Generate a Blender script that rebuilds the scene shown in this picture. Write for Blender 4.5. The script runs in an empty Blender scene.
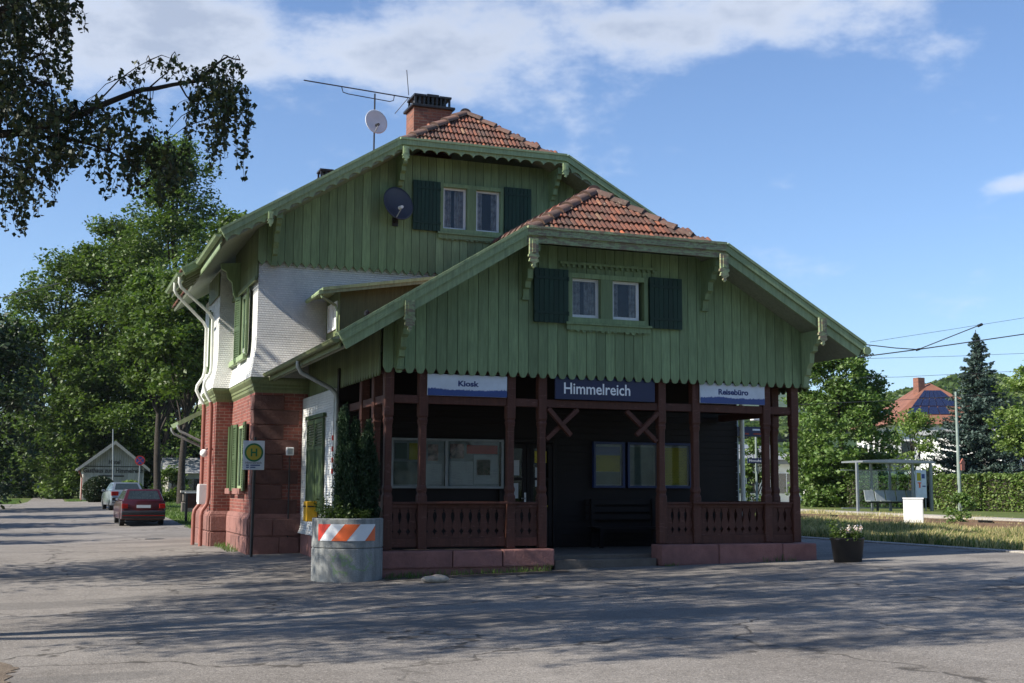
import bpy, bmesh, math, random
import numpy as np
from mathutils import Vector, Matrix
PI=math.pi; rad=math.radians
random.seed(7); rng=np.random.default_rng(7)
C=bpy.data.collections.new('station_scene'); bpy.context.scene.collection.children.link(C)
SC=bpy.context.scene
# ------------------------------------------------------------------ camera maths (surveying from the photo)
FPX=1222.; PSI=rad(20.7); TH=math.atan(147.3/1222); ROLL=rad(.28); EYE=1.5
cF=np.array([math.sin(PSI)*math.cos(TH),math.cos(PSI)*math.cos(TH),math.sin(TH)])
cR0=np.array([math.cos(PSI),-math.sin(PSI),0.]); cU0=np.cross(cR0,cF)
cR=cR0*math.cos(ROLL)+cU0*math.sin(ROLL); cU=cU0*math.cos(ROLL)-cR0*math.sin(ROLL)
cO=np.array([0,0,EYE])
def ray(px,py): return cF*FPX+cR*(px-512)-cU*(py-341.5)
def at(px,py,x=None,y=None,z=None):
    d=ray(px,py)
    t=(x-cO[0])/d[0] if x is not None else ((y-cO[1])/d[1] if y is not None else (z-cO[2])/d[2])
    return Vector(cO+d*t)
def G(x,y):
    z=.022*(min(max(x,0),35)-8.8)
    z+=(.018*(min(max(y,20),30)-20)-.006*(min(max(y,30),48)-30))*min(max((16-x)/8,0),1)
    if y>48: z+=.55*(1-math.exp(-(y-48)/18))*min(max((20-x)/15,0),1)
    return z
# ------------------------------------------------------------------ mesh builder
def woff(o):
    v=Vector((0,0,0))
    while o is not None:
        v+=o.location; o=o.parent
    return v
class MB:
    def __init__(s): s.v=[]; s.f=[]; s.m=[]; s.mi=0
    def add(s,vs,fs):
        b=len(s.v); s.v+= [tuple(p) for p in vs]
        for f in fs: s.f.append(tuple(i+b for i in f)); s.m.append(s.mi)
        return s
    def box(s,x0,x1,y0,y1,z0,z1):
        if x0>x1:x0,x1=x1,x0
        if y0>y1:y0,y1=y1,y0
        v=[(x0,y0,z0),(x1,y0,z0),(x1,y1,z0),(x0,y1,z0),(x0,y0,z1),(x1,y0,z1),(x1,y1,z1),(x0,y1,z1)]
        return s.add(v,[(0,3,2,1),(4,5,6,7),(0,1,5,4),(1,2,6,5),(2,3,7,6),(3,0,4,7)])
    def bar(s,a,b,w,h,up=(0,0,1)):
        a=Vector(a);b=Vector(b);d=(b-a).normalized();r=d.cross(Vector(up))
        if r.length<1e-4: r=d.cross(Vector((1,0,0)))
        r.normalize();u=r.cross(d).normalized();v=[]
        for p in (a,b):
            for i,j in((-1,-1),(1,-1),(1,1),(-1,1)): v.append(p+r*(i*w/2)+u*(j*h/2))
        return s.add(v,[(0,1,2,3),(7,6,5,4),(0,4,5,1),(1,5,6,2),(2,6,7,3),(3,7,4,0)])
    def prism(s,pts,axis,c0,c1):
        # pts 2-D polygon; axis y: (x,z); axis x: (y,z); axis z: (x,y)
        def P(p,c): return {'y':(p[0],c,p[1]),'x':(c,p[0],p[1]),'z':(p[0],p[1],c)}[axis]
        n=len(pts); v=[P(p,c0) for p in pts]+[P(p,c1) for p in pts]
        f=[tuple(range(n)),tuple(range(2*n-1,n-1,-1))]+[((i+1)%n,i,i+n,(i+1)%n+n) for i in range(n)]
        return s.add(v,f)
    def slab(s,pts,n,t):
        # planar 3-D polygon thickened by t against n
        n=Vector(n).normalized(); k=len(pts); p=[Vector(q) for q in pts]
        v=p+[q-n*t for q in p]
        return s.add(v,[tuple(range(k)),tuple(range(2*k-1,k-1,-1))]+[((i+1)%k,i,i+k,(i+1)%k+k) for i in range(k)])
    def tube(s,path,r,n=10,cap=True):
        path=[Vector(p) for p in path]; k=len(path); rs=r if isinstance(r,(list,tuple)) else [r]*k
        ref=None; rings=[]
        for i,p in enumerate(path):
            d=(path[min(i+1,k-1)]-path[max(i-1,0)]).normalized()
            if ref is None:
                ref=d.cross(Vector((0,0,1)))
                if ref.length<.05: ref=d.cross(Vector((1,0,0)))
            ref=(ref-d*ref.dot(d)); ref.normalize(); u=d.cross(ref)
            rings.append([p+(ref*math.cos(2*PI*j/n)+u*math.sin(2*PI*j/n))*rs[i] for j in range(n)])
        v=[q for rg in rings for q in rg]; f=[]
        for i in range(k-1):
            for j in range(n): f.append((i*n+j,i*n+(j+1)%n,(i+1)*n+(j+1)%n,(i+1)*n+j))
        if cap: f.append(tuple(range(n-1,-1,-1))); f.append(tuple(range((k-1)*n,k*n)))
        return s.add(v,f)
    def lathe(s,prof,c=(0,0,0),n=32,axis='z'):
        v=[];f=[];k=len(prof)
        for r,h in prof:
            for j in range(n):
                a=2*PI*j/n; x,y=r*math.cos(a),r*math.sin(a)
                v.append({'z':(c[0]+x,c[1]+y,c[2]+h),'x':(c[0]+h,c[1]+x,c[2]+y),'y':(c[0]+x,c[1]+h,c[2]+y)}[axis])
        for i in range(k-1):
            for j in range(n): f.append((i*n+j,i*n+(j+1)%n,(i+1)*n+(j+1)%n,(i+1)*n+j))
        f.append(tuple(range(n-1,-1,-1))); f.append(tuple(range((k-1)*n,k*n)))
        return s.add(v,f)
    def ball(s,c,r,n=14,m=9,sc=(1,1,1)):
        v=[];f=[]
        for i in range(m+1):
            t=PI*i/m
            for j in range(n):
                a=2*PI*j/n; v.append((c[0]+r*sc[0]*math.sin(t)*math.cos(a),c[1]+r*sc[1]*math.sin(t)*math.sin(a),c[2]+r*sc[2]*math.cos(t)))
        for i in range(m):
            for j in range(n): f.append((i*n+j,(i+1)*n+j,(i+1)*n+(j+1)%n,i*n+(j+1)%n))
        return s.add(v,f)
    def ring(s,outline,prof,closed=True):
        # outline counter-clockwise (x,y) mitred outward; prof [(offset,z)]
        n=len(outline); k=len(prof); dirs=[]
        for i in range(n):
            a=Vector(outline[i-1]);b=Vector(outline[i]);c=Vector(outline[(i+1)%n])
            d1=(b-a).normalized();d2=(c-b).normalized(); n1=Vector((d1.y,-d1.x));n2=Vector((d2.y,-d2.x))
            m=(n1+n2); m=m/(1+n1.dot(n2)); dirs.append(m)
        v=[(outline[i][0]+dirs[i].x*o,outline[i][1]+dirs[i].y*o,z) for o,z in prof for i in range(n)]
        f=[]
        for j in range(k-1):
            for i in range(n): f.append((j*n+i,j*n+(i+1)%n,(j+1)*n+(i+1)%n,(j+1)*n+i))
        return s.add(v,f)
    def build(s,name,mat,parent=None,smooth=False,bevel=0,loc=None,seg=1):
        me=bpy.data.meshes.new(name)
        off=woff(parent) if parent is not None else Vector(loc if loc is not None else (0,0,0))
        vs=[(p[0]-off.x,p[1]-off.y,p[2]-off.z) for p in s.v]
        me.from_pydata(vs,[],s.f)
        mats=mat if isinstance(mat,(list,tuple)) else [mat]
        for m in mats: me.materials.append(m)
        if len(mats)>1: me.polygons.foreach_set('material_index',s.m)
        bm=bmesh.new(); bm.from_mesh(me)
        bmesh.ops.recalc_face_normals(bm,faces=bm.faces)
        if bevel:
            es=[e for e in bm.edges if len(e.link_faces)==2 and e.calc_face_angle(0)>.5]
            bmesh.ops.bevel(bm,geom=es,offset=bevel,segments=seg,affect='EDGES',profile=.6)
        uv=bm.loops.layers.uv.new('UVMap')
        for f in bm.faces:
            n=f.normal; ax=max(range(3),key=lambda i:abs(n[i]))
            for l in f.loops:
                c=l.vert.co+off
                l[uv].uv={0:(c.y,c.z),1:(c.x,c.z),2:(c.x,c.y)}[ax]
        bm.to_mesh(me); bm.free()
        if smooth:
            me.polygons.foreach_set('use_smooth',[True]*len(me.polygons))
            if smooth!='all': me.set_sharp_from_angle(angle=rad(40))
        o=bpy.data.objects.new(name,me); C.objects.link(o)
        if parent is not None: o.parent=parent
        else: o.location=off
        return o
def tag(o,label=None,cat=None,group=None,kind=None):
    if label:o['label']=label
    if cat:o['category']=cat
    if group:o['group']=group
    if kind:o['kind']=kind
    return o
def thing(name,label,cat,loc,group=None):
    o=bpy.data.objects.new(name,None); C.objects.link(o); o.location=loc; o.empty_display_size=.3
    return tag(o,label,cat,group)
def dup(root,loc,rotz=0,label=None,scale=1):
    r=root.copy(); C.objects.link(r); r.location=loc; r.rotation_euler=(0,0,rotz); r.scale=(scale,)*3
    if label:r['label']=label
    for ch in list(root.children):
        c=ch.copy(); C.objects.link(c); c.parent=r
        for g in ch.children:
            d=g.copy(); C.objects.link(d); d.parent=c
    return r
def rawmesh(name,V,F,mat,parent=None,loc=(0,0,0),kind=None):
    # numpy quads/tris
    me=bpy.data.meshes.new(name); off=woff(parent) if parent is not None else Vector(loc)
    V=V-np.array(off); nf,k=F.shape
    me.vertices.add(len(V)); me.vertices.foreach_set('co',V.astype(np.float32).ravel())
    me.loops.add(nf*k); me.loops.foreach_set('vertex_index',F.astype(np.int32).ravel())
    me.polygons.add(nf); me.polygons.foreach_set('loop_start',np.arange(0,nf*k,k,dtype=np.int32))
    me.update(calc_edges=True)
    me.materials.append(mat)
    o=bpy.data.objects.new(name,me); C.objects.link(o)
    if parent is not None:o.parent=parent
    else:o.location=off
    if kind:o['kind']=kind
    return o
def text(name,body,mat,parent,width,height,origin,xdir=(1,0,0),zdir=(0,0,1),depth=.004,bold=0,name_off=None):
    cu=bpy.data.curves.new('t','FONT'); cu.body=body; cu.size=1; cu.extrude=.02; cu.offset=bold; cu.align_x='CENTER'; cu.align_y='CENTER'; cu.resolution_u=3
    o=bpy.data.objects.new('t',cu); SC.collection.objects.link(o)
    bpy.context.view_layer.update()
    me=bpy.data.meshes.new_from_object(o.evaluated_get(bpy.context.evaluated_depsgraph_get()))
    bpy.data.objects.remove(o); bpy.data.curves.remove(cu)
    xs=[v.co.x for v in me.vertices]; ys=[v.co.y for v in me.vertices]
    cx,cy=(min(xs)+max(xs))/2,(min(ys)+max(ys))/2; sx=width/(max(xs)-min(xs)); sy=height/(max(ys)-min(ys))
    X=Vector(xdir).normalized();Z=Vector(zdir).normalized();Y=Z.cross(X); off=woff(parent)
    for v in me.vertices:
        c=v.co.copy(); v.co=Vector(origin)+X*((c.x-cx)*sx)+Z*((c.y-cy)*sy)-Y*(c.z/.02*depth*.5)-off
    me.materials.clear(); me.materials.append(mat); me.name=name
    ob=bpy.data.objects.new(name,me); C.objects.link(ob); ob.parent=parent
    return ob
# ------------------------------------------------------------------ materials
class NT:
    def __init__(s,name):
        s.mat=bpy.data.materials.new(name); s.mat.use_nodes=True; s.t=s.mat.node_tree; s.t.nodes.clear()
        s.out=s.n('ShaderNodeOutputMaterial'); s.b=s.n('ShaderNodeBsdfPrincipled'); s.l(s.b.outputs[0],s.out.inputs[0])
    def n(s,t,**k):
        x=s.t.nodes.new(t)
        for a,b in k.items(): setattr(x,a,b)
        return x
    def l(s,a,b): s.t.links.new(a,b)
    def coord(s,kind='Object',scale=(1,1,1)):
        if kind=='World': o=s.n('ShaderNodeNewGeometry').outputs['Position']
        else: o=s.n('ShaderNodeTexCoord').outputs[kind]
        m=s.n('ShaderNodeMapping'); m.inputs['Scale'].default_value=scale; s.l(o,m.inputs[0]); return m.outputs[0]
    def noise(s,vec,scale,detail=3,rough=.55,out='Fac'):
        x=s.n('ShaderNodeTexNoise'); x.inputs['Scale'].default_value=scale; x.inputs['Detail'].default_value=detail; x.inputs['Roughness'].default_value=rough
        s.l(vec,x.inputs['Vector']); return x.outputs[out]
    def ramp(s,fac,stops,interp='LINEAR'):
        x=s.n('ShaderNodeValToRGB'); e=x.color_ramp.elements; x.color_ramp.interpolation=interp
        while len(e)<len(stops): e.new(.5)
        for i,(p,c) in enumerate(stops): e[i].position=p; e[i].color=(c,c,c,1) if isinstance(c,(int,float)) else (*c,1)
        s.l(fac,x.inputs[0]); return x.outputs[0]
    def mix(s,fac,a,b,mode='MIX'):
        x=s.n('ShaderNodeMix',data_type='RGBA',blend_type=mode)
        for v,i in ((fac,0),(a,6),(b,7)):
            if isinstance(v,(int,float)): x.inputs[i].default_value=v if i==0 else (v,v,v,1)
            elif isinstance(v,tuple): x.inputs[i].default_value=(*v,1)
            else: s.l(v,x.inputs[i])
        return x.outputs[2]
    def math(s,op,a,b=0):
        x=s.n('ShaderNodeMath',operation=op)
        for i,v in enumerate((a,b)):
            if isinstance(v,(int,float)): x.inputs[i].default_value=v
            else: s.l(v,x.inputs[i])
        return x.outputs[0]
    def bump(s,h,strength=.4,dist=.01):
        x=s.n('ShaderNodeBump'); x.inputs['Strength'].default_value=strength; x.inputs['Distance'].default_value=dist
        s.l(h,x.inputs['Height']); s.l(x.outputs[0],s.b.inputs['Normal']); return x
    def col(s,c):
        if isinstance(c,tuple): s.b.inputs['Base Color'].default_value=(*c,1)
        else: s.l(c,s.b.inputs['Base Color'])
    def set(s,**k):
        for a,b in k.items(): s.b.inputs[a.replace('_',' ')].default_value=b
M={}
def simple(name,c,rough=.6,var=.15,scale=6,metal=0,spec=.4,bump=0,bscale=60,c2=None):
    t=NT(name); v=t.coord('World'); f=t.noise(v,scale,4)
    lo=tuple(x*(1-var) for x in c); hi=tuple(min(1,x*(1+var)) for x in (c2 or c))
    t.col(t.ramp(f,[(.3,lo),(.7,hi)])); t.set(Roughness=rough,Metallic=metal); t.b.inputs['Specular IOR Level'].default_value=spec
    if bump: t.bump(t.noise(v,bscale,3),bump,.004)
    M[name]=t.mat; return t.mat
def wood(name,c,var=.25,rough=.6,wear=None,wearamt=.0,island=.2):
    # painted boards: grain streaks, faint tone per board, worn patches
    t=NT(name); v=t.coord('World',(9,9,.9)); f=t.noise(v,3,5)
    base=t.ramp(f,[(.25,tuple(x*(1-var) for x in c)),(.75,tuple(x*(1+var*.6) for x in c))])
    isl=t.n('ShaderNodeNewGeometry').outputs['Random Per Island']
    base=t.mix(1.0,base,t.ramp(isl,[(0,1-island),(1,1+island*.3)]),'MULTIPLY')
    st=t.noise(t.coord('World',(7,7,.5)),1.6,5,.7); base=t.mix(t.ramp(st,[(.50,0),(.72,.55)]),base,tuple(x*.5 for x in c))
    big=t.noise(t.coord('World'),.9,4)
    base=t.mix(t.ramp(big,[(.5,0),(.75,.5)]),base,tuple(x*.6 for x in c))
    if wear:
        w=t.noise(t.coord('World',(3,3,14)),2.2,6,.7)
        base=t.mix(t.ramp(w,[(1-wearamt-.06,0),(1-wearamt,1)]),base,wear)
    t.col(base); t.set(Roughness=rough); t.b.inputs['Specular IOR Level'].default_value=.3
    t.bump(t.noise(t.coord('World',(40,40,4)),3,4),.25,.004)
    M[name]=t.mat; return t.mat
wood('green_boards',(.225,.315,.160),var=.3,island=.30,wear=(.16,.17,.11),wearamt=.30)
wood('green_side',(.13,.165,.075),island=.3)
wood('green_trim',(.29,.38,.21),wear=(.30,.29,.23),wearamt=.30,island=.12)
wood('green_trim_worn',(.31,.39,.22),wear=(.20,.17,.12),wearamt=.46,island=.12)
wood('green_cornice',(.17,.20,.095))
wood('shutter_dark',(.012,.04,.025),rough=.5)
wood('shutter_green',(.075,.115,.05),rough=.5)
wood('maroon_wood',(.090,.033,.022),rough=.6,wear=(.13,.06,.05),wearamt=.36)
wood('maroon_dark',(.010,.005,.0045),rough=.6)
wood('soffit',(.23,.26,.19),island=.25)
wood('weathered_boards',(.40,.39,.35),island=.25)
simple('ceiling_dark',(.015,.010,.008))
simple('white_paint',(.78,.78,.76),.45,.06)
simple('white_frame',(.72,.74,.76),.4,.05)
simple('zinc',(.33,.36,.36),.45,.15,metal=.3)
simple('pipe_white',(.70,.72,.66),.45,.08)
simple('pipe_red',(.27,.10,.075),.5,.15)
simple('black_plastic',(.012,.012,.013),.45,.2)
simple('dark_metal',(.03,.03,.032),.45,.2,metal=.3)
simple('grey_metal',(.25,.27,.28),.45,.12,metal=.4)
simple('green_pole',(.22,.27,.24),.5,.15)
simple('yellow_paint',(.52,.29,.01),.4,.08)
simple('blue_sign',(.006,.011,.062),.35,.05)
simple('blue_mid',(.035,.07,.24),.4,.08)
simple('blue_frame',(.012,.03,.12),.4,.1)
simple('sign_white',(.60,.66,.74),.4,.07)
simple('ink_navy',(.02,.04,.16),.5,.05)
simple('ink_black',(.015,.015,.015),.6,.1)
simple('letter_white',(.85,.87,.9),.4,.02)
simple('red_paint',(.60,.05,.03),.45,.1)
simple('orange_paint',(.75,.14,.04),.45,.1)
def paper(name,c,w=.16,h=.022,k=.55):
    t=NT(name); b=t.n('ShaderNodeTexBrick'); t.l(t.coord('UV'),b.inputs['Vector']); b.inputs['Scale'].default_value=1; b.inputs['Brick Width'].default_value=w; b.inputs['Row Height'].default_value=h; b.inputs['Mortar Size'].default_value=h*.32
    b.inputs['Color1'].default_value=(*[x*k for x in c],1); b.inputs['Color2'].default_value=(*[x*.9 for x in c],1); b.inputs['Mortar'].default_value=(*c,1); t.col(t.mix(t.ramp(t.noise(t.coord('World'),4,3),[(.4,0),(.6,.8)]),b.outputs['Color'],c)); t.set(Roughness=.7); M[name]=t.mat
simple('poster_white_',(.50,.53,.55),.7,.1,1.5)
simple('poster_grey',(.33,.36,.37),.7,.35,3)
simple('poster_yellow_',(.45,.38,.02),.6,.15,12)
paper('poster_white',(.50,.53,.55)); paper('poster_yellow',(.45,.38,.03),.07,.035,.35)
simple('poster_photo',(.12,.10,.12),.6,.9,9,c2=(.35,.22,.2))
simple('poster_red',(.5,.04,.025),.6,.15)
simple('poster_green',(.13,.17,.15),.6,.25,3)
simple('rubber',(.015,.015,.015),.8,.2)
simple('soil',(.06,.04,.025),.9,.4,20)
simple('bark',(.035,.028,.022),.9,.5,9,bump=.8,bscale=25)
simple('birch_bark',(.14,.12,.11),.85,.8,7,bump=.5,bscale=20)
simple('limb_dark',(.035,.028,.022),.9,.3,7)
simple('curtain',(.60,.56,.50),.8,.45,10)
simple('room_dark',(.02,.02,.022),.9,.2)
simple('plaster_white',(.70,.70,.68),.8,.05,2)
simple('plaster_cream',(.62,.60,.55),.8,.05,2)
simple('grey_roof',(.22,.23,.24),.7,.12,.8)
simple('solar',(.012,.018,.05),.15,.1,spec=.8)
simple('tail_red',(.26,.008,.006),.2,.1)
simple('plate_white',(.6,.62,.6),.4,.05)
simple('rock',(.42,.36,.29),.9,.25,12,bump=.6,bscale=20)
simple('rail_steel',(.10,.065,.045),.6,.3,5)
simple('hub_metal',(.4,.4,.42),.35,.1,metal=.7)
def carpaint(name,c,metal=.2):
    t=NT(name); t.col(c); t.set(Roughness=.3,Metallic=metal); t.b.inputs['Coat Weight'].default_value=.6; t.b.inputs['Coat Roughness'].default_value=.1; M[name]=t.mat
carpaint('car_maroon',(.055,.004,.006)); carpaint('car_silver',(.20,.23,.26),.5)
def glass(name,tint,alpha,ior=1.5):
    t=NT(name); t.t.nodes.remove(t.b)
    g=t.n('ShaderNodeBsdfGlossy'); g.inputs['Roughness'].default_value=.03; g.inputs[0].default_value=(.9,.95,1,1)
    tr=t.n('ShaderNodeBsdfTransparent'); tr.inputs[0].default_value=(*tint,1)
    fr=t.n('ShaderNodeFresnel'); fr.inputs[0].default_value=ior
    mx=t.n('ShaderNodeMixShader'); t.l(t.math('ADD',fr.outputs[0],alpha),mx.inputs[0]); t.l(tr.outputs[0],mx.inputs[1]); t.l(g.outputs[0],mx.inputs[2]); t.l(mx.outputs[0],t.out.inputs[0])
    M[name]=t.mat
glass('pane_glass',(.80,.82,.84),.0,1.35); glass('car_glass',(.12,.15,.14),.05); glass('shelter_glass',(.70,.80,.76),.0); glass('case_glass',(.85,.88,.88),.0,1.22)
def tiles_mat(name,stops,dirt=.5):
    t=NT(name); isl=t.n('ShaderNodeNewGeometry').outputs['Random Per Island']
    c=t.ramp(isl,stops)
    n=t.noise(t.coord('World'),1.4,5,.7); c=t.mix(t.ramp(n,[(.42,0),(.68,dirt)]),c,(.045,.035,.028))
    n2=t.noise(t.coord('World'),22,4,.7); c=t.mix(t.ramp(n2,[(.60,0),(.68,.75)]),c,(.30,.27,.20))
    t.col(c); t.set(Roughness=.8); t.bump(t.noise(t.coord('World'),70,3),.3,.004); M[name]=t.mat
tiles_mat('roof_tiles',[(0,(.055,.024,.018)),(.35,(.11,.038,.024)),(.7,(.17,.055,.030)),(.86,(.25,.08,.04)),(.94,(.20,.13,.08)),(1,(.42,.10,.035))],.7)
tiles_mat('ridge_tiles',[(0,(.09,.055,.045)),(.5,(.15,.085,.065)),(.88,(.22,.11,.08)),(1,(.42,.11,.05))],.65)
def brick_mat(name,c1,c2,mortar,w=.24,h=.077,ms=.008,stain=.3):
    t=NT(name); uv=t.coord('UV'); b=t.n('ShaderNodeTexBrick'); t.l(uv,b.inputs['Vector'])
    b.inputs['Scale'].default_value=1; b.inputs['Brick Width'].default_value=w; b.inputs['Row Height'].default_value=h; b.inputs['Mortar Size'].default_value=ms; b.inputs['Mortar Smooth'].default_value=.2; b.inputs['Bias'].default_value=0
    b.inputs['Color1'].default_value=(*c1,1); b.inputs['Color2'].default_value=(*c2,1); b.inputs['Mortar'].default_value=(*mortar,1)
    n=t.noise(t.coord('World'),1.3,5,.65); c=t.mix(t.ramp(n,[(.45,0),(.75,stain)]),b.outputs['Color'],tuple(x*.45 for x in c1))
    n3=t.noise(t.coord('World'),14,4,.6); c=t.mix(1.0,c,t.ramp(n3,[(.3,.78),(.7,1.12)]),'MULTIPLY')
    t.col(c); t.set(Roughness=.85); inv=t.math('SUBTRACT',1,b.outputs['Fac']); hh=t.math('ADD',inv,t.math('MULTIPLY',t.noise(t.coord('World'),50,3),.4)); t.bump(hh,.7,.008); M[name]=t.mat
brick_mat('brick_red',(.26,.074,.052),(.16,.046,.036),(.27,.18,.145),stain=.6)
brick_mat('brick_chimney',(.27,.10,.06),(.15,.06,.045),(.22,.15,.11),stain=.5)
def sandstone(name,c):
    t=NT(name); isl=t.n('ShaderNodeNewGeometry').outputs['Random Per Island']; n=t.noise(t.coord('World'),3.5,6,.65)
    col=t.ramp(n,[(.3,tuple(x*.72 for x in c)),(.7,tuple(x*1.12 for x in c))]); col=t.mix(1.0,col,t.ramp(isl,[(0,.8),(1,1.1)]),'MULTIPLY')
    t.col(col); t.set(Roughness=.9); t.bump(t.noise(t.coord('World'),18,6,.7),1.0,.02); M[name]=t.mat
sandstone('sandstone',(.25,.118,.098)); sandstone('sandstone_dark',(.11,.050,.042)); sandstone('concrete_step',(.13,.11,.092)); sandstone('sandstone_porch',(.29,.135,.118))
def shingle_mat():
    t=NT('white_shingles'); uv=t.coord('UV'); b=t.n('ShaderNodeTexBrick'); t.l(uv,b.inputs['Vector'])
    b.inputs['Scale'].default_value=1; b.inputs['Brick Width'].default_value=.062; b.inputs['Row Height'].default_value=.052; b.inputs['Mortar Size'].default_value=.005; b.inputs['Mortar Smooth'].default_value=.9
    b.inputs['Color1'].default_value=(.74,.74,.70,1); b.inputs['Color2'].default_value=(.66,.67,.64,1); b.inputs['Mortar'].default_value=(.60,.61,.59,1)
    sep=t.n('ShaderNodeSeparateXYZ'); t.l(uv,sep.inputs[0]); fr=t.math('FRACT',t.math('DIVIDE',sep.outputs[1],.052))
    n=t.noise(t.coord('World'),2,5,.6)
    c=t.mix(1.0,b.outputs['Color'],t.ramp(n,[(.3,.86),(.7,1.05)]),'MULTIPLY'); t.col(c); t.set(Roughness=.65)
    t.bump(t.math('SUBTRACT',t.math('SUBTRACT',1,fr),t.math('MULTIPLY',b.outputs['Fac'],.6)),1.0,.016); M['white_shingles']=t.mat
shingle_mat()
def leaf_mat(name,c1,c2,c3,trans=.25,rough=.5,light=None):
    t=NT(name); isl=t.n('ShaderNodeNewGeometry').outputs['Random Per Island']
    c=t.ramp(isl,[(0,c1),(.5,c2),(1,c3)]); big=t.noise(t.coord('World'),.35,3)
    c=t.mix(1.0,c,t.ramp(big,[(.35,.78),(.65,1.18)]),'MULTIPLY'); t.col(c); t.set(Roughness=rough); t.b.inputs['Specular IOR Level'].default_value=.35
    tr=t.n('ShaderNodeBsdfTranslucent'); t.l(t.mix(1.0,c,(1.3,1.5,.6),'MULTIPLY'),tr.inputs[0]); mx=t.n('ShaderNodeMixShader'); mx.inputs[0].default_value=trans
    t.l(t.b.outputs[0],mx.inputs[1]); t.l(tr.outputs[0],mx.inputs[2]); t.l(mx.outputs[0],t.out.inputs[0]); M[name]=t.mat
leaf_mat('leaf_birch',(.014,.026,.010),(.024,.042,.013),(.05,.06,.018),.10)
leaf_mat('leaf_ash',(.045,.080,.016),(.072,.118,.024),(.12,.165,.045),.30)
leaf_mat('leaf_dark',(.014,.028,.010),(.022,.040,.014),(.032,.056,.018),.12)
leaf_mat('leaf_bright',(.07,.13,.03),(.10,.17,.04),(.16,.22,.07),.25)
leaf_mat('leaf_lime',(.10,.16,.03),(.14,.21,.05),(.20,.26,.08),.3)
leaf_mat('needle_blue',(.03,.06,.045),(.05,.085,.068),(.08,.12,.10),.05,.6)
leaf_mat('needle_thuja',(.014,.034,.014),(.022,.05,.018),(.035,.07,.025),.1,.6)
leaf_mat('grass_green',(.06,.11,.02),(.09,.15,.03),(.13,.19,.05),.25)
leaf_mat('grass_meadow',(.24,.21,.09),(.38,.33,.16),(.55,.46,.25),.3)
leaf_mat('hedge_leaf',(.06,.11,.02),(.10,.16,.035),(.17,.21,.06),.2)
leaf_mat('petal_white',(.7,.6,.6),(.8,.75,.75),(.8,.5,.5),.2)
def asphalt():
    t=NT('asphalt'); v=t.coord('World')
    n1=t.noise(v,.35,5,.6); n2=t.noise(v,90,3,.7); n3=t.noise(v,3,5,.65)
    c=t.ramp(n1,[(.3,(.160,.145,.130)),(.5,(.200,.184,.167)),(.75,(.250,.231,.209))])
    c=t.mix(1.0,c,t.ramp(n3,[(.3,.86),(.7,1.10)]),'MULTIPLY'); c=t.mix(1.0,c,t.ramp(n2,[(.3,.55),(.5,.98),(.7,1.5)]),'MULTIPLY')
    # stones in the surface
    vo=t.n('ShaderNodeTexVoronoi'); vo.inputs['Scale'].default_value=55; t.l(v,vo.inputs['Vector'])
    sp=t.n('ShaderNodeSeparateColor'); t.l(vo.outputs['Color'],sp.inputs[0]); c=t.mix(t.ramp(sp.outputs[0],[(.86,0),(.9,.45)]),c,(.36,.33,.30)); c=t.mix(t.ramp(sp.outputs[1],[(.85,0),(.9,.5)]),c,(.06,.055,.05))
    # cracks
    w=t.n('ShaderNodeVectorMath',operation='ADD'); t.l(v,w.inputs[0]); nz=t.n('ShaderNodeTexNoise'); nz.inputs['Scale'].default_value=1.2; nz.inputs['Detail'].default_value=4; t.l(v,nz.inputs['Vector'])
    sc=t.n('ShaderNodeVectorMath',operation='SCALE'); sc.inputs['Scale'].default_value=1.6; t.l(nz.outputs['Color'],sc.inputs[0]); t.l(sc.outputs[0],w.inputs[1])
    cr=t.n('ShaderNodeTexVoronoi',feature='DISTANCE_TO_EDGE'); cr.inputs['Scale'].default_value=.22; t.l(w.outputs[0],cr.inputs['Vector'])
    gate=t.ramp(t.noise(v,.25,2),[(.36,0),(.48,1)])
    crm=t.math('MULTIPLY',t.ramp(cr.outputs['Distance'],[(.003,1),(.010,0)]),gate)
    c=t.mix(t.math('MULTIPLY',crm,.85),c,(.045,.04,.035))
    # repaired patches, darker bitumen
    pt=t.noise(t.coord('World',(.25,.8,1)),.5,2); c=t.mix(t.ramp(pt,[(.57,0),(.575,.40)]),c,(.10,.094,.088)); so_=t.noise(t.coord('World',(.7,.7,1)),1.1,6,.7); c=t.mix(t.ramp(so_,[(.58,0),(.70,.35)]),c,(.11,.095,.08))
    t.col(c); t.set(Roughness=.9); t.b.inputs['Specular IOR Level'].default_value=.25
    h=t.math('SUBTRACT',t.math('ADD',t.math('MULTIPLY',n2,.6),t.math('MULTIPLY',vo.outputs['Distance'],.8)),crm); t.bump(h,.8,.006); M['asphalt']=t.mat
asphalt()
def ground_mat(name,stops,scale=1.5,fine=40):
    t=NT(name); v=t.coord('World'); c=t.ramp(t.noise(v,scale,6,.65),stops); c=t.mix(1.0,c,t.ramp(t.noise(v,fine,3),[(.3,.65),(.7,1.3)]),'MULTIPLY'); t.col(c); t.set(Roughness=.95); t.b.inputs['Specular IOR Level'].default_value=.1; t.bump(t.noise(v,fine,4),.8,.02); M[name]=t.mat
ground_mat('ground_grass',[(.3,(.06,.09,.025)),(.5,(.09,.12,.035)),(.7,(.15,.15,.06))])
ground_mat('meadow_soil',[(.3,(.10,.085,.045)),(.6,(.17,.14,.07)),(.8,(.09,.10,.04))])
ground_mat('gravel',[(.3,(.20,.17,.14)),(.7,(.30,.26,.22))],2,25)
ground_mat('dirt',[(.3,(.12,.095,.075)),(.7,(.20,.165,.13))],3,60)
ground_mat('platform_paving',[(.3,(.26,.24,.22)),(.7,(.34,.31,.28))],.8,30)
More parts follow.
